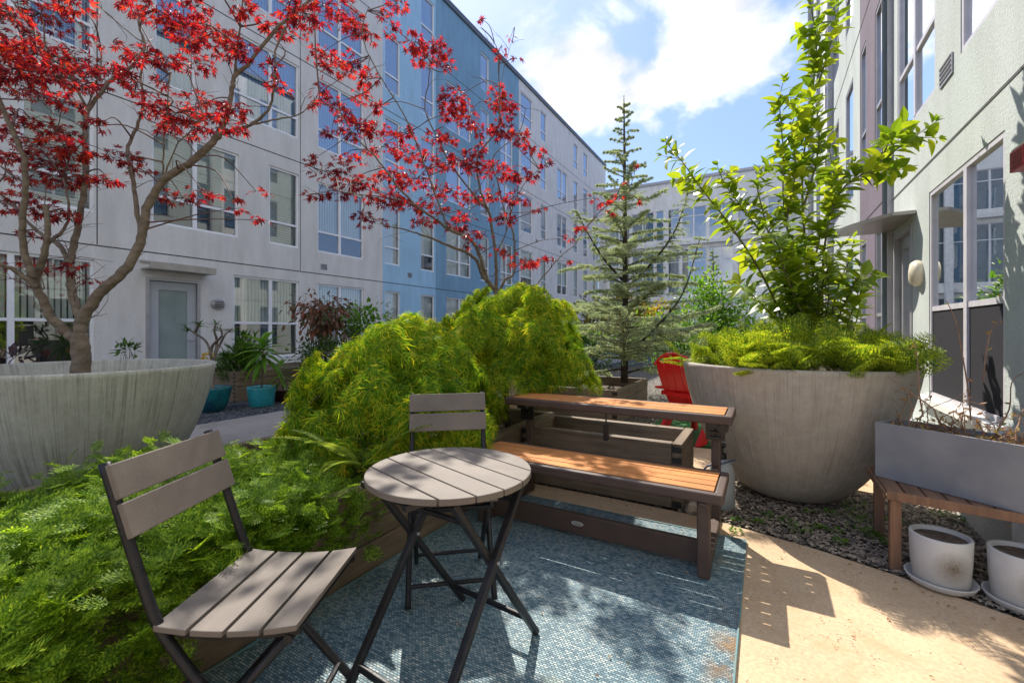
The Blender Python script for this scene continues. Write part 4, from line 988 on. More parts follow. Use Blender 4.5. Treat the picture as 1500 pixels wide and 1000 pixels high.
# ------------------------------------------------------------ ferns
def fronds(base, n, ls, mat, T, spread, seed, mb=None, zb=0.6):
    rs = np.random.RandomState(seed); a = np.arange(n)*2*PI/n+rs.uniform(-.2, .2, n)
    d = np.stack([np.cos(a)*spread, np.sin(a)*spread, rs.uniform(0.4, 1.0, n)*zb], 1)
    pos = np.array(base)+np.stack([np.cos(a), np.sin(a), 0*a], 1)*0.03
    mb.inst(T, frames(unit(d), np.tile([0, 0, 1.0], (n, 1))+0*d, rs.uniform(.75, 1.1, n)*ls), pos)
mbf = MB(); fb = gp(590, 640, 0.32); fronds((-1.93, 1.72, 0.47), 13, 0.50, None, T_SWORD, 1.0, 4, mbf, 1.0)
top(mbf, 'sword_fern', 'leaf_sword', 'arching sword fern in front of the nearer golden maple', 'fern', (-2.0, 1.78, 0.32))
def pot_ferns():
    rs = np.random.RandomState(31); mb = MB(); c = (0.165, 3.99)
    for k in range(75):
        r = 0.70*math.sqrt(rs.uniform(0.12, 1)); a = rs.uniform(0, 2*PI); 
        x, y = c[0]+r*math.cos(a), c[1]+r*math.sin(a); n = 9
        az = rs.uniform(0, 2*PI, n); lean = 0.55*np.array((math.cos(a), math.sin(a)))*(r/0.66)
        d = np.stack([np.cos(az)+lean[0], np.sin(az)+lean[1], rs.uniform(0.5, 2.6, n)], 1)
        mb.inst(T_FERN, frames(unit(d), np.tile([0, 0, 1.0], (n, 1))+rs.normal(0, .45, (n, 3)), rs.uniform(.16, .30, n)), np.tile([x, y, 0.91], (n, 1))+rs.normal(0, .03, (n, 3))+np.stack([0*az, 0*az, rs.uniform(.02, .20, n)*(1.05-r/.75)+.03], 1))
    tag(mb.build('fern_cover', 'leaf_fern'), 'yellow green ferns carpeting the pale concrete bowl', None, None, 'stuff')
pot_ferns()

# ------------------------------------------------------------ tall leafy shrub in the right bowl
def citrus():
    rs = np.random.RandomState(17); e = thing('leafy_shrub', 'tall shrub of upright stems with glossy yellow green leaves in the pale bowl', 'shrub', (0.165, 3.99, 0.88))
    stems = [
     ([(1160, 505), (1130, 430), (1100, 375), (1062, 320), (1030, 280), (1000, 238), (975, 208)], (3.9, 3.5), 1),
     ([(1165, 500), (1145, 430), (1118, 350), (1090, 308), (1062, 270), (1050, 240)], (4.0, 4.2), 1),
     ([(1170, 500), (1150, 420), (1128, 350), (1115, 300), (1108, 268), (1112, 250)], (3.9, 3.8), .9),
     ([(1180, 505), (1172, 440), (1160, 370), (1148, 300), (1147, 220), (1142, 150), (1148, 118)], (4.0, 3.7), 1),
     ([(1190, 505), (1184, 430), (1178, 340), (1175, 260), (1182, 190), (1192, 120), (1196, 60), (1188, 10), (1180, -30)], (4.05, 3.9), 1.15),
     ([(1200, 500), (1190, 420), (1200, 350), (1215, 300), (1222, 270), (1216, 225), (1205, 200)], (3.9, 4.0), .9),
     ([(1205, 500), (1205, 400), (1213, 330), (1232, 280), (1262, 256), (1290, 240), (1310, 222), (1340, 200), (1372, 178)], (4.0, 3.4), 1),
     ([(1262, 256), (1290, 250), (1330, 248)], (3.6, 3.5), .7), ([(1290, 240), (1305, 200), (1325, 180)], (3.5, 3.6), .7),
     ([(1210, 500), (1225, 430), (1240, 390), (1252, 375)], (3.8, 3.6), .8), ([(1210, 505), (1235, 450), (1255, 410), (1280, 400)], (3.8, 3.4), .8),
     ([(1170, 505), (1130, 460), (1100, 430), (1078, 415)], (3.8, 3.5), .8), ([(1180, 470), (1150, 400), (1140, 360), (1120, 330)], (3.6, 3.4), .8),
     ([(1190, 500), (1200, 440), (1210, 400), (1235, 360)], (3.7, 3.4), .8), ([(1175, 500), (1160, 440), (1165, 400), (1185, 370)], (3.7, 3.5), .8),
     ([(1200, 120), (1215, 70), (1225, 35), (1218, 0)], (3.9, 3.8), .8), ([(1178, 300), (1195, 240), (1200, 190), (1195, 150)], (3.95, 3.8), .9), ([(1150, 330), (1165, 250), (1160, 190), (1170, 150)], (3.8, 3.9), .9)]
    for k in range(9):
        x0 = rs.uniform(1120, 1250); x1 = x0+rs.uniform(-45, 45); dd = rs.uniform(3.6, 4.2); yt = rs.uniform(345, 430)
        stems.append(([(x0, 500), ((x0+x1)/2+rs.uniform(-8, 8), (500+yt)/2), (x1, yt)], (dd, dd+rs.uniform(-.25, .2)), .7))
    b = MB(); LP = []; LF = []; LU = []; LS = []; runs = []
    for pts, d, k in stems:
        P = [cp(x, y, d[0]+(d[1]-d[0])*i/(len(pts)-1)) for i, (x, y) in enumerate(pts)]; P[0].z = max(P[0].z, 0.86)
        P = catmull(P, 6); runs.append((P, k)); n = len(P)
        if k < .9: continue
        for j in range(int(n*.3), n-3, 4):
            dd = (P[j+1]-P[j]).normalized(); q = (dd*.8+Vector(rs.normal(0, .7, 3))).normalized(); L_ = rs.uniform(.08, .2)
            runs.append(([P[j]+q*L_*i/6+Vector((0, 0, .02*(i/6)**2)) for i in range(7)], .35))
    for P, k in runs:
        P = list(P); n = len(P); b.tube(P, [0.011*k*(1-0.78*i/(n-1)) for i in range(n)], 7)
        # leaves spiral up the stem
        acc = 0; ph = rs.uniform(0, 6)
        for i in range(1, n):
            seg = P[i]-P[i-1]; acc += seg.length; 
            if i < n*0.12: continue
            while acc > 0.022:
                acc -= 0.022; ph += 2.4; dd = seg.normalized(); o_ = dd.orthogonal().normalized(); w = dd.cross(o_)
                out = o_*math.cos(ph)+w*math.sin(ph); t = i/n
                LP.append(tuple(P[i-1]+seg*rs.uniform(0, 1)+out*0.006)); f = out+dd*rs.uniform(0.15, 0.9)+Vector((0, 0, rs.uniform(-.25, .25))); LF.append(tuple(f.normalized()))
                LU.append(tuple((dd*1.0+Vector((0, 0, .7))+Vector(rs.normal(0, .25, 3))).normalized())); LS.append(rs.uniform(.11, .165)*(1 if t < .85 else .65))
        for j in range(4): LP.append(tuple(P[-1])); LF.append(tuple((seg.normalized()*1.2+Vector(rs.normal(0, .5, 3))).normalized())); LU.append((0, 0, 1)); LS.append(rs.uniform(.04, .07))
    b.build('stems', 'stem_green', e, smooth=True)
    cr = MB(); cr.inst(t_ovate(0.52, 0.14, 0.25, 6), frames(np.array(LF), np.array(LU), np.array(LS)), np.array(LP)); cr.build('foliage', 'leaf_citrus', e)
citrus()

# ------------------------------------------------------------ cedars
def cedar(label, base, H, W, seed, nb, bent=()):
    rs = np.random.RandomState(seed); e = thing('cedar_tree', label, 'tree', base, 0, 'blue cedars')
    B0 = Vector(base); b = MB()
    TP = [B0+Vector((0.02*math.sin(3*t), 0.02*math.cos(4*t), t*H)) for t in np.linspace(0, 1, 14)]
    b.tube(TP, [0.055*(1-t)**0.8*H/4.3+0.004 for t in np.linspace(0, 1, 14)], 8)
    TPos = []; 
    def branch(p, d, L_, r, lvl, sag=0.25):
        n = max(3, int(L_/0.055)); P = [p]; dd = Vector(d)
        for i in range(n):
            t = i/n; dd = (dd+Vector((0, 0, -sag/n))+Vector(rs.normal(0, .05, 3))).normalized(); P.append(P[-1]+dd*L_/n)
        b.tube(P, [r*(1-0.85*i/n) for i in range(n+1)], 5)
        for i in range(1, n+1):
            q = P[i]
            for k in range(4):
                s_ = rs.uniform(0, 1); pp = P[i-1].lerp(q, s_); TPos.append((tuple(pp+Vector(rs.normal(0, .006, 3))), rs.uniform(.028, .046)*(1-.35*min(1, (pp.z-B0.z)/H))))
            if lvl == 0 and i > n*0.18:
                for sg in (-1, 1):
                    if rs.uniform() < 0.85:
                        dd2 = (P[i]-P[i-1]).normalized(); sd = Vector((-dd2.y, dd2.x, 0))*sg
                        branch(P[i], (dd2*0.7+sd*0.9+Vector((0, 0, rs.uniform(-.1, .25)))).normalized(), L_*rs.uniform(.18, .42)*(1.15-i/n), r*.45, 1, .35)
    for i in range(nb):
        t = 0.03+0.95*(i/nb)**0.9; a = i*2.4+rs.uniform(-.4, .4); prof = (1-t)**1.15*W*rs.choice([.55, .8, 1.0, 1.15])*rs.uniform(.85, 1.1)+0.06*(1+(t < .75))
        up = 0.12+0.35*t+rs.uniform(-.15, .25)
        branch(B0+Vector((0, 0, t*H)), Vector((math.cos(a), math.sin(a), up)).normalized(), prof, 0.017*(1-t)+.004, 0)
    for i in range(int(H*14)): TPos.append((tuple(TP[0].lerp(TP[-1], rs.uniform(.75, 1))), .022))
    for pts in bent:      # limbs that turn up into leaders
        P = catmull(pts, 5); n = len(P); b.tube(P, [0.022*(1-.8*i/n) for i in range(n)], 6)
        for i in range(2, n):
            for k in range(3):
                a = rs.uniform(0, 2*PI); branch(P[i], Vector((math.cos(a), math.sin(a), .1)).normalized(), 0.42*(1-.75*i/n)*rs.uniform(.7, 1.2), .005, 1)
    b.build('trunk', 'bark_dark', e, smooth=True)
    P = np.array([p for p, s_ in TPos]); s_ = np.array([s for p, s in TPos]); n = len(P); print('tufts', n)
    cr = MB(); cr.inst(T_TUFT, frames(rdir(n), rdir(n), s_), P); cr.build('crown', 'leaf_cedar', e)
cb = cp(914, 560, 6.9); cbase = (cb.x, cb.y, 0.42)
cedar('tall blue green cedar with a thin bare leader in its timber bed', cbase, 4.45, 1.55, 2, 96,
      bent=([cp(920, 420, 6.9), cp(955, 385, 6.8), cp(985, 345, 6.7), cp(1003, 300, 6.7), cp(1011, 265, 6.7)], [cp(912, 410, 6.9), cp(885, 380, 6.8), cp(860, 340, 6.7), cp(845, 310, 6.7)],
            [cp(918, 520, 6.9), cp(960, 480, 6.3), cp(1000, 430, 6.1), cp(1025, 350, 6.0)]))
c2 = cp(1044, 500, 9.5)
cedar('small pale cedar behind the tall one', (c2.x, c2.y, 0.0), 3.0, 0.8, 6, 50)

# ------------------------------------------------------------ generic shrubs for the beds behind
def shrub(name, label, cat, c, rad, n, leaf, mat, T, seed, base=None, stems=7, clumps=14, up=0.2, group=None, stemmat='bark_dark', sr=0.008):
    rs = np.random.RandomState(seed); c = Vector(c); base = Vector(base) if base else Vector((c.x, c.y, 0))
    e = thing(name, label, cat, base, 0, group); b = MB(); LP = []; LF = []
    for k in range(clumps):
        q = rs.normal(0, 1, 3); q /= np.linalg.norm(q); rr = rs.uniform(.35, 1.0); cc = np.array(c)+q*rr*np.array(rad)*.8
        m = n//clumps; off = rs.normal(0, .24, (m, 3))*np.array(rad); LP.append(cc+off); LF.append(unit(off/np.array(rad)*1.2+q*.6+rs.normal(0, .5, (m, 3))+np.array((0, 0, up))))
        if k < stems: b.tube(catmull([base+Vector(rs.normal(0, .03, 3)), (base+Vector(cc))/2+Vector(rs.normal(0, .04, 3)), cc], 3), [sr*1.3]*3+[sr]*2+[sr*.5]*2, 5)
    b.build('stems', stemmat, e)
    P = np.concatenate(LP); k = P[:, 2] > 0.02; P = P[k]; f = np.concatenate(LF)[k]; m = len(P)
    cr = MB(); cr.inst(T, frames(f, rs.normal(0, .4, (m, 3))+np.array((0, 0, 1)), rs.uniform(.7, 1.2, m)*leaf), P); cr.build('foliage', mat, e)
    return e
def pw(px, py, d): return tuple(cp(px, py, d))
shrub('dogwood_shrub', 'burgundy tinged shrub in front of the ground floor windows', 'shrub', pw(472, 462, 8.6), (.62, .55, .42), 900, .12, 'leaf_dusky', T_OV, 41, base=pw(474, 560, 8.6), stems=10, clumps=20, up=-.9)
shrub('viburnum_shrub', 'loose green shrub right of the burgundy shrub', 'shrub', pw(535, 470, 9.2), (.5, .5, .42), 420, .12, 'leaf_bright', T_OV, 42, base=pw(525, 560, 9.2), stems=9, clumps=14)
shrub('evergreen_shrub', 'dark green shrub low under the burgundy one', 'shrub', pw(470, 515, 8.4), (.7, .5, .35), 1300, .07, 'leaf_green', T_OV, 43, base=pw(466, 560, 8.4), clumps=22)
shrub('bamboo_clump', 'fine leaved dark clump behind the turquoise pot', 'shrub', pw(350, 525, 7.9), (.34, .3, .42), 900, .16, 'leaf_green', T_LANCE, 44, base=pw(352, 560, 8.0), up=0.9)
shrub('rosemary_bush', 'needle leaved dark bush beside the bare stemmed plant', 'shrub', pw(322, 535, 8.2), (.34, .3, .3), 1100, .10, 'leaf_green', t_ovate(0.08, 0, 0, 2), 45, base=pw(320, 560, 8.2), up=1.2)
shrub('hellebore_plant', 'small leafy plant showing over the rim of the weathered bowl', 'plant', pw(190, 512, 7.2), (.22, .2, .14), 60, .11, 'leaf_green', T_OV, 46, base=pw(188, 570, 7.2), stems=9, clumps=9, sr=.004)
shrub('purple_leaf_plant', 'dark purple leaved plant by the wall at the left edge', 'plant', pw(14, 524, 6.0), (.2, .2, .10), 40, .2, 'leaf_purple', T_LANCE, 47, base=pw(14, 570, 6.0), stems=4, clumps=4, up=.7)
shrub('garden_shrub', 'leafy green shrub between the cedar and the tall leafy stems', 'shrub', pw(1052, 455, 9.0), (.85, .6, .8), 2600, .10, 'leaf_bright', T_OV, 48, base=pw(1050, 560, 9.0), clumps=24)
shrub('box_hedge', 'low green bushes behind the red chair', 'shrub', pw(990, 500, 8.6), (1.2, .6, .62), 3600, .08, 'leaf_bright', T_OV, 49, base=pw(985, 570, 8.6), clumps=30)
shrub('laurel_shrub', 'dark leafy bushes left of the cedar trunk', 'shrub', pw(850, 515, 9.5), (1.0, .6, .6), 2600, .09, 'leaf_green', T_OV, 50, base=pw(860, 570, 9.5), clumps=26)
shrub('yellow_shrub', 'distant mixed green bushes at the end of the yard', 'shrub', pw(905, 470, 16), (2.2, 1.0, .9), 2200, .2, 'leaf_gold', T_OV, 51, base=pw(905, 520, 16), clumps=30)
# flowers
def flower(px, py, d, mat, label, r=0.07, h=0.5):
    rs = np.random.RandomState(int(px)); p = cp(px, py, d); e = thing('flowering_plant', label, 'flower', (p.x, p.y, 0))
    b = MB(); b.tube([(p.x, p.y, 0.0), (p.x+.02, p.y, p.z*.6), (p.x, p.y, p.z)], .006, 5); b.build('stem', 'stem_green', e)
    m = 60; q = rdir(m); mb = MB(); mb.inst(T_ROUND, frames(q, rdir(m), rs.uniform(.6, 1, m)*r*.6), np.array(p)+q*r*.6); mb.build('petals', mat, e)
    m = 14; a = rs.uniform(0, 6.3, m); mb = MB(); mb.inst(T_OV, frames(np.stack([np.cos(a), np.sin(a), .4+0*a], 1), np.tile([0, 0, 1.], (m, 1)), np.full(m, .12)), np.stack([np.full(m, p.x), np.full(m, p.y), rs.uniform(.1, .8, m)*p.z], 1)); mb.build('leaves', 'leaf_green', e)
flower(264, 531, 7.0, 'petal_red', 'small red flower seen over the rim of the weathered bowl')
flower(304, 524, 7.4, 'petal_yellow', 'round yellow orange flower beside the bare stemmed plant', .10)

# potted plants by the timber bed
def potted(name, label, c, r, h, prof, mat):
    e = thing(name, label, 'pot', (c[0], c[1], 0)); b = MB(); b.lathe([(max(.0005, a)*r, z*h) for a, z in prof], (c[0], c[1], 0), 36); b.build('pot_body', mat, e, smooth=True)
    b = MB(); b.lathe([(.0005, h*.88), (r*.82, h*.88)], (c[0], c[1], 0), 20); b.build('soil', 'soil', e); return e
q1 = gp(311, 602)
potted('glazed_pot', 'dark teal glazed bowl pot next to the rim of the weathered bowl', (q1.x, q1.y), .25, .37, [(0, 0), (.55, 0), (.62, .03), (.85, .35), (.98, .75), (1.06, .93), (1.06, 1), (.96, 1), (.88, .9)], 'teal_glaze')
q2 = gp(383, 594)
potted('ceramic_pot', 'bright turquoise dimpled pot on the slate gravel', (q2.x, q2.y), .215, .315, [(0, 0), (.8, 0), (.84, .03), (.92, .5), (.99, .9), (1, 1), (.93, 1), (.9, .9)], 'turquoise')
q3 = gp(408, 590)
potted('clay_pot', 'dark brown clay pot right of the turquoise one', (q3.x-.1, q3.y+.15), .17, .22, [(0, 0), (.75, 0), (.95, .85), (1.03, .86), (1.03, 1), (.95, 1), (.9, .88)], 'terracotta')
def plumeria():
    rs = np.random.RandomState(5); e = thing('frangipani_plant', 'bare stemmed plant with leaf tufts at its tips in the dark teal bowl pot', 'plant', (q1.x, q1.y, .32)); d = 6.75
    b = MB(); LP = []; LF = []
    for pts in ([(311, 575), (312, 545), (308, 515), (300, 498), (285, 488), (274, 480)], [(311, 545), (315, 520), (322, 505), (330, 490), (338, 482)], [(315, 520), (318, 500), (314, 485), (316, 474)], [(308, 520), (312, 505), (325, 492), (322, 480)], [(285, 488), (290, 478), (292, 472)]):
        P = catmull([cp(x, y, d+rs.uniform(-.1, .1)) for x, y in pts], 3); n = len(P); b.tube(P, [.024*(1-.6*i/n) for i in range(n)], 6)
        for k in range(16): LP.append(tuple(P[-1]-Vector((0, 0, rs.uniform(0, .06))))); v = rs.normal(0, 1, 3); v[2] = abs(v[2])*.5+.1; LF.append(v/np.linalg.norm(v))
    b.build('stems', 'bark_maple', e, smooth=True); m = len(LP)
    cr = MB(); cr.inst(T_LANCE, frames(np.array(LF), np.tile([0, 0, 1.], (m, 1)), rs.uniform(.09, .15, m)), np.array(LP)); cr.build('foliage', 'leaf_green', e)
plumeria()
def bigleaf(px, py, d, label, n=34, L_=.42, seed=3, base=None):
    rs = np.random.RandomState(seed); p = cp(px, py, d); e = thing('palm_like_plant', label, 'plant', base or (p.x, p.y, .3))
    b = MB(); b.tube(catmull([e.location, (e.location+p)/2+Vector((.02, 0, 0)), p], 3), .012, 6); b.build('stem', 'stem_green', e)
    a = np.arange(n)*2.4; el = np.linspace(1.0, -.5, n); f = np.stack([np.cos(a)*np.cos(el), np.sin(a)*np.cos(el), np.sin(el)], 1)
    cr = MB(); cr.inst(t_ovate(.2, .25, .5, 7), frames(f, np.tile([0, 0, 1.], (n, 1))+.01, rs.uniform(.75, 1.1, n)*L_), np.array(p)+np.stack([0*a, 0*a, np.linspace(.08, -.18, n)], 1)); cr.build('foliage', 'leaf_bright', e)
bigleaf(385, 512, q2.xy.length and 6.95, 'long leaved bright green plant growing in the turquoise pot', base=(q2.x, q2.y, .28))
pb = cp(408, 545, 7.3)
bigleaf(410, 545, 7.3, 'smaller long leaved plant in the brown clay pot', 18, .26, 8, base=(q3.x-.1, q3.y+.15, .19))

# weeds growing through the pebbles
def weeds():
    rs = np.random.RandomState(77); k = 0
    for px, py, s_ in ((1172, 782, .06), (1124, 757, .04), (1110, 767, .03), (1078, 780, .03), (1230, 797, .035), (1252, 778, .05), (1248, 760, .06), (1262, 745, .06), (1284, 793, .045), (1300, 800, .03), (1215, 755, .04), (1380, 757, .05), (1405, 764, .04), (1080, 764, .03), (1185, 752, .03), (1290, 760, .03), (1440, 770, .03), (1150, 765, .035), (1200, 775, .03), (1265, 765, .05), (1222, 780, .04), (1275, 785, .05), (1240, 745, .04), (1315, 765, .03)):
        p = gp(px, py); 
        m = 38; a = rs.uniform(0, 2*PI, m); rr = s_*np.sqrt(rs.uniform(0, 1, m)); P = np.stack([p.x+rr*np.cos(a), p.y+rr*np.sin(a), rs.uniform(.006, s_*.8, m)], 1)
        mb = MB(); mb.inst(T_ROUND, frames(np.stack([np.cos(a), np.sin(a), rs.uniform(0, .8, m)], 1), np.tile([0, 0, 1.], (m, 1)), rs.uniform(.012, .024, m)), P)
        lab = 'small green weed sprouting from the pebbles'
        top(mb, 'weed', 'leaf_bright', lab, 'weed', (p.x, p.y, 0), 'weeds in the pebbles')
weeds()

# ------------------------------------------------------------ rug
def rug():
    b = MB(); x0, x1, y0, y1 = -1.73, -0.095, 0.30, 2.91; nx, ny = 24, 40; V = []
    for j in range(ny+1):
        for i in range(nx+1):
            x = x0+(x1-x0)*i/nx; y = y0+(y1-y0)*j/ny; V.append((x, y, 0.010+0.0025*math.sin(5*x+3*y)+0.0015*math.sin(11*y)))
    b.add(V, [(j*(nx+1)+i, j*(nx+1)+i+1, (j+1)*(nx+1)+i+1, (j+1)*(nx+1)+i) for j in range(ny) for i in range(nx)])
    e = thing('outdoor_rug', 'worn blue and white woven rug under the table and bench', 'rug', (0, 0, 0)); b.build('weave', 'rug_weave', e, smooth=True)
    b = MB(); b.box((x1-.001, y0, .003), (x1+.006, y1, .015)); b.box((x0, y1-.001, .003), (x1, y1+.01, .015)); b.box((x0-.01, y0, .003), (x0+.001, y1, .015)); b.build('hem', 'rug_hem', e, bevel=.002)
rug()

# ------------------------------------------------------------ bistro table
def bistro_table():
    c = cw(-0.23, 1.636); e = thing('bistro_table', 'round grey slatted folding table in the middle of the rug', 'table', c); ang = math.atan2(-0.293, 0.961)
    b = MB(); r = 0.300; n = 6; gap = 0.005; w = 2*r/n
    for i in range(n):
        a, b0 = -r+i*w+gap/2, -r+(i+1)*w-gap/2; pts = []
        K = 14
        for k in range(K+1): y = a+(b0-a)*k/K; pts.append((math.sqrt(max(0, r*r-y*y)), y))
        for k in range(K, -1, -1): y = a+(b0-a)*k/K; pts.append((-math.sqrt(max(0, r*r-y*y)), y))
        P = [(c.x+x*math.cos(ang)-y*math.sin(ang), c.y+x*math.sin(ang)+y*math.cos(ang)) for x, y in pts]; m = len(P)
        b.add([(x, y, z) for z in (.700, .722) for x, y in P], [tuple(range(m-1, -1, -1)), tuple(range(m, 2*m))]+[(k, (k+1) % m, m+(k+1) % m, m+k) for k in range(m)])
    b.build('tabletop', 'taupe', e, bevel=.003)
    b = MB(); q = Vector((math.cos(ang+PI/2), math.sin(ang+PI/2), 0)); s_ = Vector((math.cos(ang), math.sin(ang), 0))
    for k in (-.14, .14): b.bar(c+s_*k-q*.27+Vector((0, 0, .69)), c+s_*k+q*.27+Vector((0, 0, .69)), .03, .018)
    b.build('top_rail', 'black_metal', e)
    F1, F2, F3, F4 = cw(.097, 1.79), cw(-.2225, 2.01), cw(-.557, 1.48), cw(-.24, 1.26)
    T1, T2, T3, T4 = cw(-.185, 1.38, .69), cw(-.505, 1.60, .69), cw(-.275, 1.89, .69), cw(.045, 1.67, .69)
    F1.z = F2.z = F3.z = F4.z = .015
    for a, b0 in ((T1, F1), (T2, F2), (T3, F3), (T4, F4)):
        m = MB(); m.bar(a, b0, .024, .030, up=(F1-F2).normalized()); m.build('leg', 'black_metal', e, bevel=.006)
    for p_, q_, w_, h_ in ((F1.lerp(T1, .14), F2.lerp(T2, .14), .016, .020), (F3.lerp(T3, .10), F4.lerp(T4, .10), .016, .026), (T1.lerp(F1, .12), T2.lerp(F2, .12), .016, .016), (T3.lerp(F3, .12), T4.lerp(F4, .12), .016, .016)):
        m = MB(); m.bar(p_, q_, w_, h_); m.build('crossbar', 'black_metal', e, bevel=.004)
    for a, b0, c0, d0 in ((T1, F1, T4, F4), (T2, F2, T3, F3)):
        x, y = intersect_line_line(a, b0, c0, d0); dd = (y-x).normalized()*.02
        m = MB(); m.tube([x-dd, y+dd], .006, 10); m.build('pivot', 'frame_metal', e)
bistro_table()

# ------------------------------------------------------------ folding chairs (local frame: faces +x)
def folding_chair():
    e = thing('folding_chair', '', 'chair', (0, 0, 0), 0, 'grey slatted folding chairs')
    zs = lambda x: .447+.010*math.cos((x+.02)*9)*0-0.35*(x+.02)*(0)+.45*(x+.03)**2-.02*0
    b = MB(); n = 4; D = .375; gap = .011; w = (D-gap*(n-1))/n
    for i in range(n):
        x0 = -.19+i*(w+gap); K = 4; V = []
        for k in range(K+1):
            x = x0+w*k/K
            for y in (-.205, .205): V += [(x, y, zs(x)-.016), (x, y, zs(x))]
        Fc = []
        for k in range(K):
            a = 4*k; Fc += [(a+1, a+3, a+7, a+5), (a, a+4, a+6, a+2), (a, a+1, a+5, a+4), (a+2, a+6, a+7, a+3)]
        Fc += [(0, 2, 3, 1), (4*K, 4*K+1, 4*K+3, 4*K+2)]
        b.add(V, Fc)
    b.build('seat', 'taupe', e, bevel=.0025, local=True)
    b = MB(); up = Vector((-.067, 0, .208)).normalized(); nrm = Vector((.208, 0, .067)).normalized()
    p0 = Vector((-.264, 0, .66))
    for k in range(2):
        a = p0+up*(.015+k*.105); c_ = a+up*.094
        V = []
        for y in (-.205, .205):
            for q in (a, c_): V += [tuple(q+Vector((0, y, 0))+nrm*.012), tuple(q+Vector((0, y, 0))+nrm*.027)]
        b.add(V, [(0, 1, 3, 2), (4, 6, 7, 5), (0, 4, 5, 1), (2, 3, 7, 6), (1, 5, 7, 3), (0, 2, 6, 4)])
    b.build('backrest', 'taupe', e, bevel=.003, local=True)
    for s_ in (-1, 1):
        y = s_*.19; m = MB(); m.tube(catmull([(-.332, y, .872), (-.264, y, .66), (-.198, y, .475), (-.150, y, .395), (-.02, y, .235), (.185, y, .012)], 5), .0135, 10); m.build('leg', 'black_metal', e, smooth=True, local=True)
        y = s_*.165; m = MB(); m.tube([(.155, y, .425), (.0, y, .245), (-.205, y, .012)], .0125, 10); m.build('leg', 'black_metal', e, smooth=True, local=True)
        m = MB(); y = s_*.178
        for k in range(8):
            xa, xb = -.19+.375*k/8, -.19+.375*(k+1)/8; m.bar((xa, y, zs(xa)-.026), (xb, y, zs(xb)-.026), .016, .018)
        m.build('side_rail', 'black_metal', e, local=True)
    for x, y, z, r_ in ((-.15, .165, .075, .010), (.13, .19, .075, .010), (.155, .19, .420, .012), (-.182, .19, .44, .009)):
        m = MB(); m.tube([(x, -y, z), (x, y, z)], r_, 8); m.build('crossbar', 'black_metal', e, local=True)
    return e
fc = folding_chair(); fc.location = (-1.298, .805, .012); fc.rotation_euler = (0, 0, math.radians(28)); fc['label'] = 'nearest folding chair at the lower left, turned sideways against the green conifer'
fc2 = copy_tree(fc); fc2.location = (-1.318, 1.713, .012); fc2.rotation_euler = (0, 0, math.radians(-50)); fc2['label'] = 'folding chair behind the round table facing the camera'

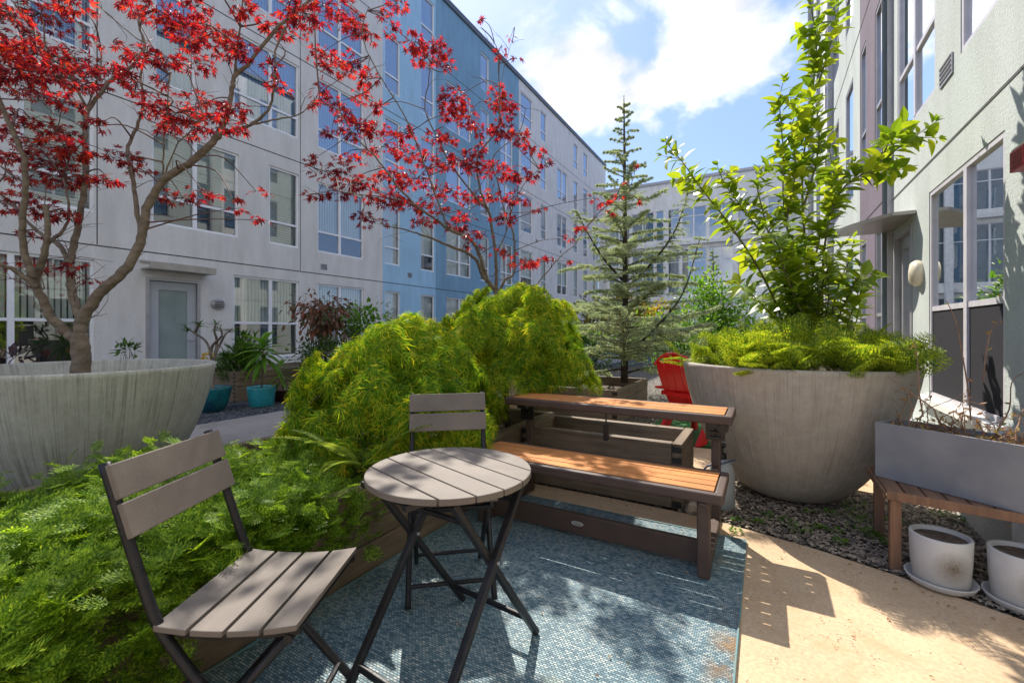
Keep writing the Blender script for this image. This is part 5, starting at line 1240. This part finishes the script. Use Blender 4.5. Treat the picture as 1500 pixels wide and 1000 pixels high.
# ------------------------------------------------------------ picnic bench with raised table
def picnic():
    e = thing('picnic_bench', 'brown bench with orange slats and a matching raised table behind it', 'picnic table', (-.92, 2.75, 0))
    def plat(x0, x1, y0, y1, z, name):
        b = MB(); t = .052; w = .042
        b.box((x0, y0, z-t), (x1, y0+w, z)); b.box((x0, y1-w, z-t), (x1, y1, z)); b.box((x0, y0+w-.002, z-t+.001), (x0+w, y1-w+.002, z-.0005)); b.box((x1-w, y0+w-.002, z-t+.001), (x1, y1-w+.002, z-.0005))
        fr = b.build(name+'_frame', 'brown_resin', e, bevel=.010, bseg=3)
        b = MB(); n = 4; W = (y1-y0-2*w-.006); g = .0065; ww = (W-g*(n-1))/n
        for i in range(n):
            a = y0+w+.003+i*(ww+g); b.box((x0+w+.003, a, z-.004), (x1-w-.003, a+ww, z+.002+.0006*(i % 2)))
        b.build(name, 'plank_orange', e, bevel=.003)
        b = MB(); b.box((x0+w+.01, y0+w+.02, z-.042), (x1-w-.01, y1-w-.02, z-.036)); b.build('underside', 'brown_resin', e) if False else None
        b2_ = MB()
        for x in (x0+.2, (x0+x1)/2, x1-.2): b2_.box((x-.02, y0+w, z-.046), (x+.02, y1-w, z-.024))
        b2_.build('batten', 'brown_resin', e)
    plat(-1.68, -.17, 2.325, 2.735, .445, 'seat'); plat(-1.68, -.16, 2.835, 3.20, .735, 'tabletop')
    for x in (-.262, -1.56):
        b = MB(); b.box((x-.030, 2.355, 0.012), (x+.030, 2.415, .395)); b.build('leg', 'brown_resin', e, bevel=.008)
        b = MB(); b.box((x-.026, 3.0, 0.012), (x+.026, 3.052, .69)); b.build('leg', 'brown_resin', e, bevel=.008)
        b = MB(); b.box((x-.028, 2.416, .022), (x+.028, 2.999, .075)); b.box((x-.022, 2.33, .372), (x+.022, 2.999, .392)); b.build('foot_rail', 'brown_resin', e, bevel=.008)
        b = MB(); b.box((x-.035, 2.88, .655), (x+.035, 3.16, .682)); b.bar((x-.029, 2.98, .68), (x-.029, 2.98, .56), .014, .05); b.bar((x+.029, 2.98, .68), (x+.029, 2.98, .56), .014, .05)
        for k in range(3): b.bar((x-.03, 2.955, .58+.03*k), (x+.03, 2.955, .58+.03*k), .008, .008)
        b.build('bracket', 'black_plastic', e)
    b = MB(); b.box((-1.53, 2.455, .035), (-.292, 2.490, .150)); st = b.build('stretcher', 'brown_resin', e, bevel=.004)
    b = MB(); b.tube([(-.21, 2.93, .66), (-.21, 2.86, .655)], .028, 14); b.build('knob', 'black_plastic', e)
    b = MB(); b.box((-.945, 2.90, .49), (-.915, 2.935, .60)); b.tube([(-.93, 2.917, .60), (-.93, 2.917, .69)], .006, 6); b.build('latch', 'black_plastic', e, bevel=.004)
    # oval maker's badge on the stretcher
    b = MB(); cx, cz, K = -.955, .098, 28; V = []
    for k in range(K):
        a = 2*PI*k/K
        for r in (1, .86): V.append((cx+.036*r*math.cos(a), 2.4535, cz+.0125*r*math.sin(a)*(1 if r == 1 else .9)))
    b.add(V, [(2*k, (2*k+2) % (2*K), (2*k+3) % (2*K), 2*k+1) for k in range(K)]); b.build('badge', 'white_paint', st)
    text_mesh('lettering', 'LIFETIME', .0125, 'white_paint', st, (cx, 2.4535, cz), (1, 0, 0), (0, 0, 1), .0005)
picnic()

# ------------------------------------------------------------ red adirondack chair on turf
def adirondack():
    cx, y0 = -.77, 5.22; e = thing('adirondack_chair', 'bright red slatted garden chair seen from behind beside the pale bowl', 'chair', (cx, y0+.3, .02))
    b = MB(); n = 5; W = .56
    for i in range(n):
        u = (i+.5)/n*2-1; w = W/n-.010; h = .98-.13*u*u*1.1
        xb, xt = cx+u*W*.36, cx+u*W*.5; hw0, hw1 = w*.40, w*.5
        P = []; K = 7
        for k in range(K+1):
            t = k/K; z = .22+(h-.22)*t; y = y0+.16-.30*t-.05*math.sin(PI*t)-.05*(1-u*u)*0+.05*u*u; x = xb+(xt-xb)*t; hw = hw0+(hw1-hw0)*t
            if k == K: hw *= .80
            P.append((x, y, z, hw))
        V = []
        for x, y, z, hw in P: V += [(x-hw, y, z), (x+hw, y, z), (x+hw, y+.018, z), (x-hw, y+.018, z)]
        b.add(V, [(4*k+j, 4*k+(j+1) % 4, 4*k+4+(j+1) % 4, 4*k+4+j) for k in range(K) for j in range(4)]+[(3, 2, 1, 0), (4*K, 4*K+1, 4*K+2, 4*K+3)])
    b.build('backrest', 'red_plastic', e, bevel=.004)
    b = MB(); V = []
    for k in range(9):
        u = -1+k/4; V.append((cx+u*.27, y0-.035+.05*u*u, .52))
    for k in range(8): b.bar(V[k], V[k+1], .035, .045)
    b.build('back_brace', 'red_plastic', e, bevel=.004); b = MB()
    V = []
    for k in range(11):
        u = -1+k/5; V.append((cx+u*.275, y0-.17+.05*u*u, .985-.14*u*u))
    b.tube(V, .013, 8)
    b.build('top_rim', 'red_plastic', e)
    for s_ in (-1, 1):
        b = MB(); x = cx+s_*.25; b.add([(x+dx, y, z) for dx in (-.02, .02) for y, z in ((y0-.12, .02), (y0+.03, .02), (y0+.16, .20), (y0+.62, .33), (y0+.62, .42), (y0+.1, .30))],
              [(5, 4, 3, 2, 1, 0), (6, 7, 8, 9, 10, 11)]+[(k, (k+1) % 6, 6+(k+1) % 6, 6+k) for k in range(6)]); b.build('leg', 'red_plastic', e)
        b = MB(); b.box((x-.03, y0+.58, .02), (x+.03, y0+.64, .56)); b.build('leg', 'red_plastic', e, bevel=.006)
        b = MB(); b.box((x-.06+s_*.04, y0-.02, .56), (x+.06+s_*.04, y0+.72, .585)); b.build('armrest', 'red_plastic', e, bevel=.008)
    b = MB()
    for k in range(6): y = y0+.15+.085*k; b.box((cx-.24, y, .29+.018*k), (cx+.24, y+.075, .31+.018*k))
    b.build('seat', 'red_plastic', e, bevel=.004); return e
ad = adirondack(); ad.location = (-.66, 5.46, .02); ad.rotation_euler = (0, 0, math.radians(-26))

# ------------------------------------------------------------ small things at the bowl's foot
def sprayer():
    e = thing('garden_sprayer', 'grey plastic jug with black cap at the foot of the pale bowl', 'sprayer', (-.26, 3.42, 0)); c = (-.26, 3.42, 0)
    b = MB(); b.lathe([(.0005, 0), (.075, 0), (.083, .015), (.085, .12), (.083, .24), (.07, .29), (.045, .325), (.035, .335), (.0005, .337)], c, 28); b.build('tank', 'grey_plastic', e, smooth=True)
    b = MB(); b.lathe([(.0005, .335), (.032, .337), (.030, .375), (.014, .38), (.012, .42), (.026, .425), (.026, .44), (.0005, .442)], c, 16); b.tube([(-.26, 3.42, .41), (-.24, 3.39, .43)], .008, 6); b.build('cap', 'black_plastic', e)
    b = MB(); P = [(-.30+.07*math.cos(a), 3.33+.02*math.sin(a)*0, .24+.07*math.sin(a)) for a in np.linspace(0, 2*PI, 18)]; 
    b.tube([(-.17, 3.34, .36)]+P[4:16]+[(-.24, 3.34, .1)], .007, 6); b.build('hose', 'hose', e, smooth=True)
sprayer()
b = MB(); b.lathe([(.0005, 0), (.06, 0), (.085, .05), (.09, .12), (.07, .17), (.03, .19), (.0005, .195)], (-.30, 3.42, 0), 20); top(b, 'plastic_jug', 'white_paint', 'small white plastic jug behind the grey one', 'jug', (-.30, 3.42, 0), smooth=True)
b = MB(); b.inst(STONES[1], np.array([np.diag((.085, .06, .16))]), np.array([(-.40, 3.45, .05)])); top(b, 'stone', 'grey_plastic', 'grey rounded stone by the corner of the black lined bed', 'stone', (-.40, 3.45, 0), smooth=False)
b = MB(); b.inst(STONES[2], np.array([np.diag((.06, .05, .14))]), np.array([(-.42, 3.19, .03)])); top(b, 'stone', 'pebble_tan', 'tan stone under the right end of the bench', 'stone', (-.42, 3.19, 0))

# ------------------------------------------------------------ wooden bench, trough and white pots at the right
def side_bench():
    e = thing('wooden_bench', 'small weathered slatted bench carrying the grey trough', 'bench', (.95, 3.15, 0)); ang = math.radians(-9)
    o_ = Vector((.55, 2.955, 0)); ux = Vector((math.cos(ang), math.sin(ang), 0)); uy = Vector((.02, 1, 0)).normalized()
    P = lambda a, b_, z: o_+ux*a+uy*b_+Vector((0, 0, z))
    b = MB(); n = 10; g = .008; L_ = .78; w = (L_-g*(n-1))/n
    for i in range(n):
        a = i*(w+g); c = [P(a, 0, .385), P(a+w, 0, .385), P(a+w, .46, .385), P(a, .46, .385)]; d = [v+Vector((0, 0, .018)) for v in c]
        b.add([tuple(v) for v in c+d], [(3, 2, 1, 0), (4, 5, 6, 7), (0, 1, 5, 4), (1, 2, 6, 5), (2, 3, 7, 6), (3, 0, 4, 7)])
    b.build('seat', 'bench_wood', e, bevel=.003)
    b = MB(); b.bar(P(-.003, -.010, .385), P(L_, -.010, .385), .018, .045); b.bar(P(0, .47, .385), P(L_, .47, .385), .018, .045); b.bar(P(-.010, 0, .38), P(-.010, .46, .38), .016, .04); b.build('seat_frame', 'bench_leg', e, bevel=.004)
    for a in (.035, .745):
        for bb in (.022, .44):
            m = MB(); p = P(a, bb, 0); m.box((p.x-.024, p.y-.02, .0), (p.x+.024, p.y+.02, .366)); m.build('leg', 'bench_leg', e, bevel=.004)
side_bench()
def trough():
    e = thing('trough_planter', 'long grey trough on the slatted bench with a dried plant in it', 'planter', (.95, 3.1, .404)); z0, z1 = .405, .712
    A = Vector((.545, 3.215, 0)); ux = Vector((.805, -.593, 0)).normalized(); uy = Vector((-ux.y, ux.x, 0)); L_, D, t = .66, .235, .012
    def pt(a, b_, z): return tuple(A+ux*a+uy*b_+Vector((0, 0, z)))
    outer = [(0, 0), (L_, 0), (L_, D), (0, D)]; inner = [(t, t), (L_-t, t), (L_-t, D-t), (t, D-t)]
    V = [pt(a, b_, z0) for a, b_ in outer]+[pt(a, b_, z1) for a, b_ in outer]+[pt(a, b_, z1) for a, b_ in inner]+[pt(a, b_, z0+.03) for a, b_ in inner]
    Fc = [(3, 2, 1, 0)]+[(i, (i+1) % 4, 4+(i+1) % 4, 4+i) for i in range(4)]+[(4+i, 4+(i+1) % 4, 8+(i+1) % 4, 8+i) for i in range(4)]+[(8+i, 8+(i+1) % 4, 12+(i+1) % 4, 12+i) for i in range(4)]+[(12, 13, 14, 15)]
    b = MB(); b.add(V, Fc); b.build('trough_body', 'grey_trough', e, bevel=.003)
    b = MB(); b.add([pt(a, b_, z1-.03) for a, b_ in inner], [(0, 1, 2, 3)]); b.build('soil', 'soil', e)
    # dried plant
    rs = np.random.RandomState(6); c0 = A+ux*.33+uy*.12; d = thing('dried_plant', 'dried brown twiggy plant with curled leaves growing from the grey trough', 'plant', (c0.x, c0.y, z1-.03)); b = MB(); LP = []; LF = []
    for k in range(34):
        p = Vector(pt(rs.uniform(.05, .62), rs.uniform(.04, .2), z1-.035)); h = rs.uniform(.08, .36)*(1 if k > 5 else 1.25); dd = Vector((rs.normal(0, .45), rs.normal(0, .35), 1)).normalized(); P = [p]
        for i in range(8): dd = (dd+Vector(rs.normal(0, .30, 3))).normalized(); P.append(P[-1]+dd*h/8)
        b.tube(P, [.0035*(1-.7*i/8) if k > 3 else .006*(1-.7*i/8) for i in range(9)], 5)
        for i in range(2, 9):
            if rs.uniform() < .62: LP.append(tuple(P[i])); v = rs.normal(0, 1, 3); v[2] -= .5; LF.append(v/np.linalg.norm(v))
            if rs.uniform() < .35:
                q = P[i]+Vector(rs.normal(0, .035, 3)); b.tube([P[i], q], [.0016, .0008], 3); LP.append(tuple(q)); v = rs.normal(0, 1, 3); LF.append(v/np.linalg.norm(v))
    # two tall whips
    for pts in ([(1422, 615), (1418, 570), (1408, 510), (1400, 470), (1386, 440)], [(1440, 560), (1444, 520), (1450, 490), (1458, 475), (1466, 472)], [(1455, 640), (1478, 600), (1482, 560), (1500, 545)], [(1352, 610), (1346, 570), (1345, 540), (1340, 500)]):
        P = catmull([cp(x, y, 2.42) for x, y in pts], 4); n = len(P); b.tube(P, [.0042*(1-.65*i/n) for i in range(n)], 5)
        for i in range(2, n):
            if rs.uniform() < .5: LP.append(tuple(P[i])); v = rs.normal(0, 1, 3); LF.append(v/np.linalg.norm(v))
    for k in range(230): p = pt(rs.uniform(.03, .63), rs.uniform(.03, .2), z1-.03+rs.uniform(0, .03)); LP.append(p); v = rs.normal(0, 1, 3); v[2] = abs(v[2])*.4; LF.append(v/np.linalg.norm(v))
    b.build('twigs', 'dry_twig', d); m = len(LP); cr = MB(); cr.inst(t_ovate(.5, .35, .6, 4), frames(np.array(LF), rdir(m), rs.uniform(.010, .028, m)), np.array(LP)); cr.build('foliage', 'leaf_dry', d)
trough()
def white_pot(x, y, label):
    e = thing('white_pot', label, 'pot', (x, y, .0), 0, 'white pots under the bench')
    b = MB(); b.lathe([(.0005, .014), (.098, .014), (.104, .02), (.112, .12), (.116, .238), (.113, .243), (.105, .243), (.102, .236), (.098, .15), (.0005, .14)], (x, y, 0), 56); b.build('pot_body', 'pot_white', e, smooth=True)
    b = MB(); b.lathe([(.0005, .004), (.112, .004), (.122, .010), (.134, .034), (.134, .038), (.128, .038), (.115, .014), (.0005, .012)], (x, y, 0), 56); b.build('saucer', 'pot_white', e, smooth=True)
    b = MB(); b.lathe([(.0005, .222), (.101, .222)], (x, y, 0), 24); b.build('soil', 'soil', e)
    return e
white_pot(.742, 2.905, 'white pot with brown stain under the bench corner')
white_pot(1.01, 2.86, 'clean white pot right of the stained one')

# fallen leaves and plant litter on the rug and the slab
def litter():
    rs = np.random.RandomState(99); m = 190; x = rs.uniform(-1.7, 1.2, m); y = rs.uniform(.5, 2.9, m); y = np.where(rs.uniform(size=m) < .35, edge_y(x)-rs.uniform(.01, .2, m), y)
    k = (y < edge_y(x)-.01); x, y = x[k], y[k]; m = len(x); z = np.where((x < -.09) & (y < 2.92), .0165, .004)
    a = rs.uniform(0, 6.28, m); mb = MB(); mb.inst(t_ovate(.4, .5, .25, 4), frames(np.stack([np.cos(a), np.sin(a), .08+0*a], 1), np.stack([rs.normal(0, .2, m), rs.normal(0, .2, m), 1+0*a], 1), rs.uniform(.006, .022, m)), np.stack([x, y, z+.002], 1))
    tag(mb.build('leaf_litter', 'leaf_dry'), 'bits of dry leaf scattered over rug and paving', None, None, 'stuff')
litter()
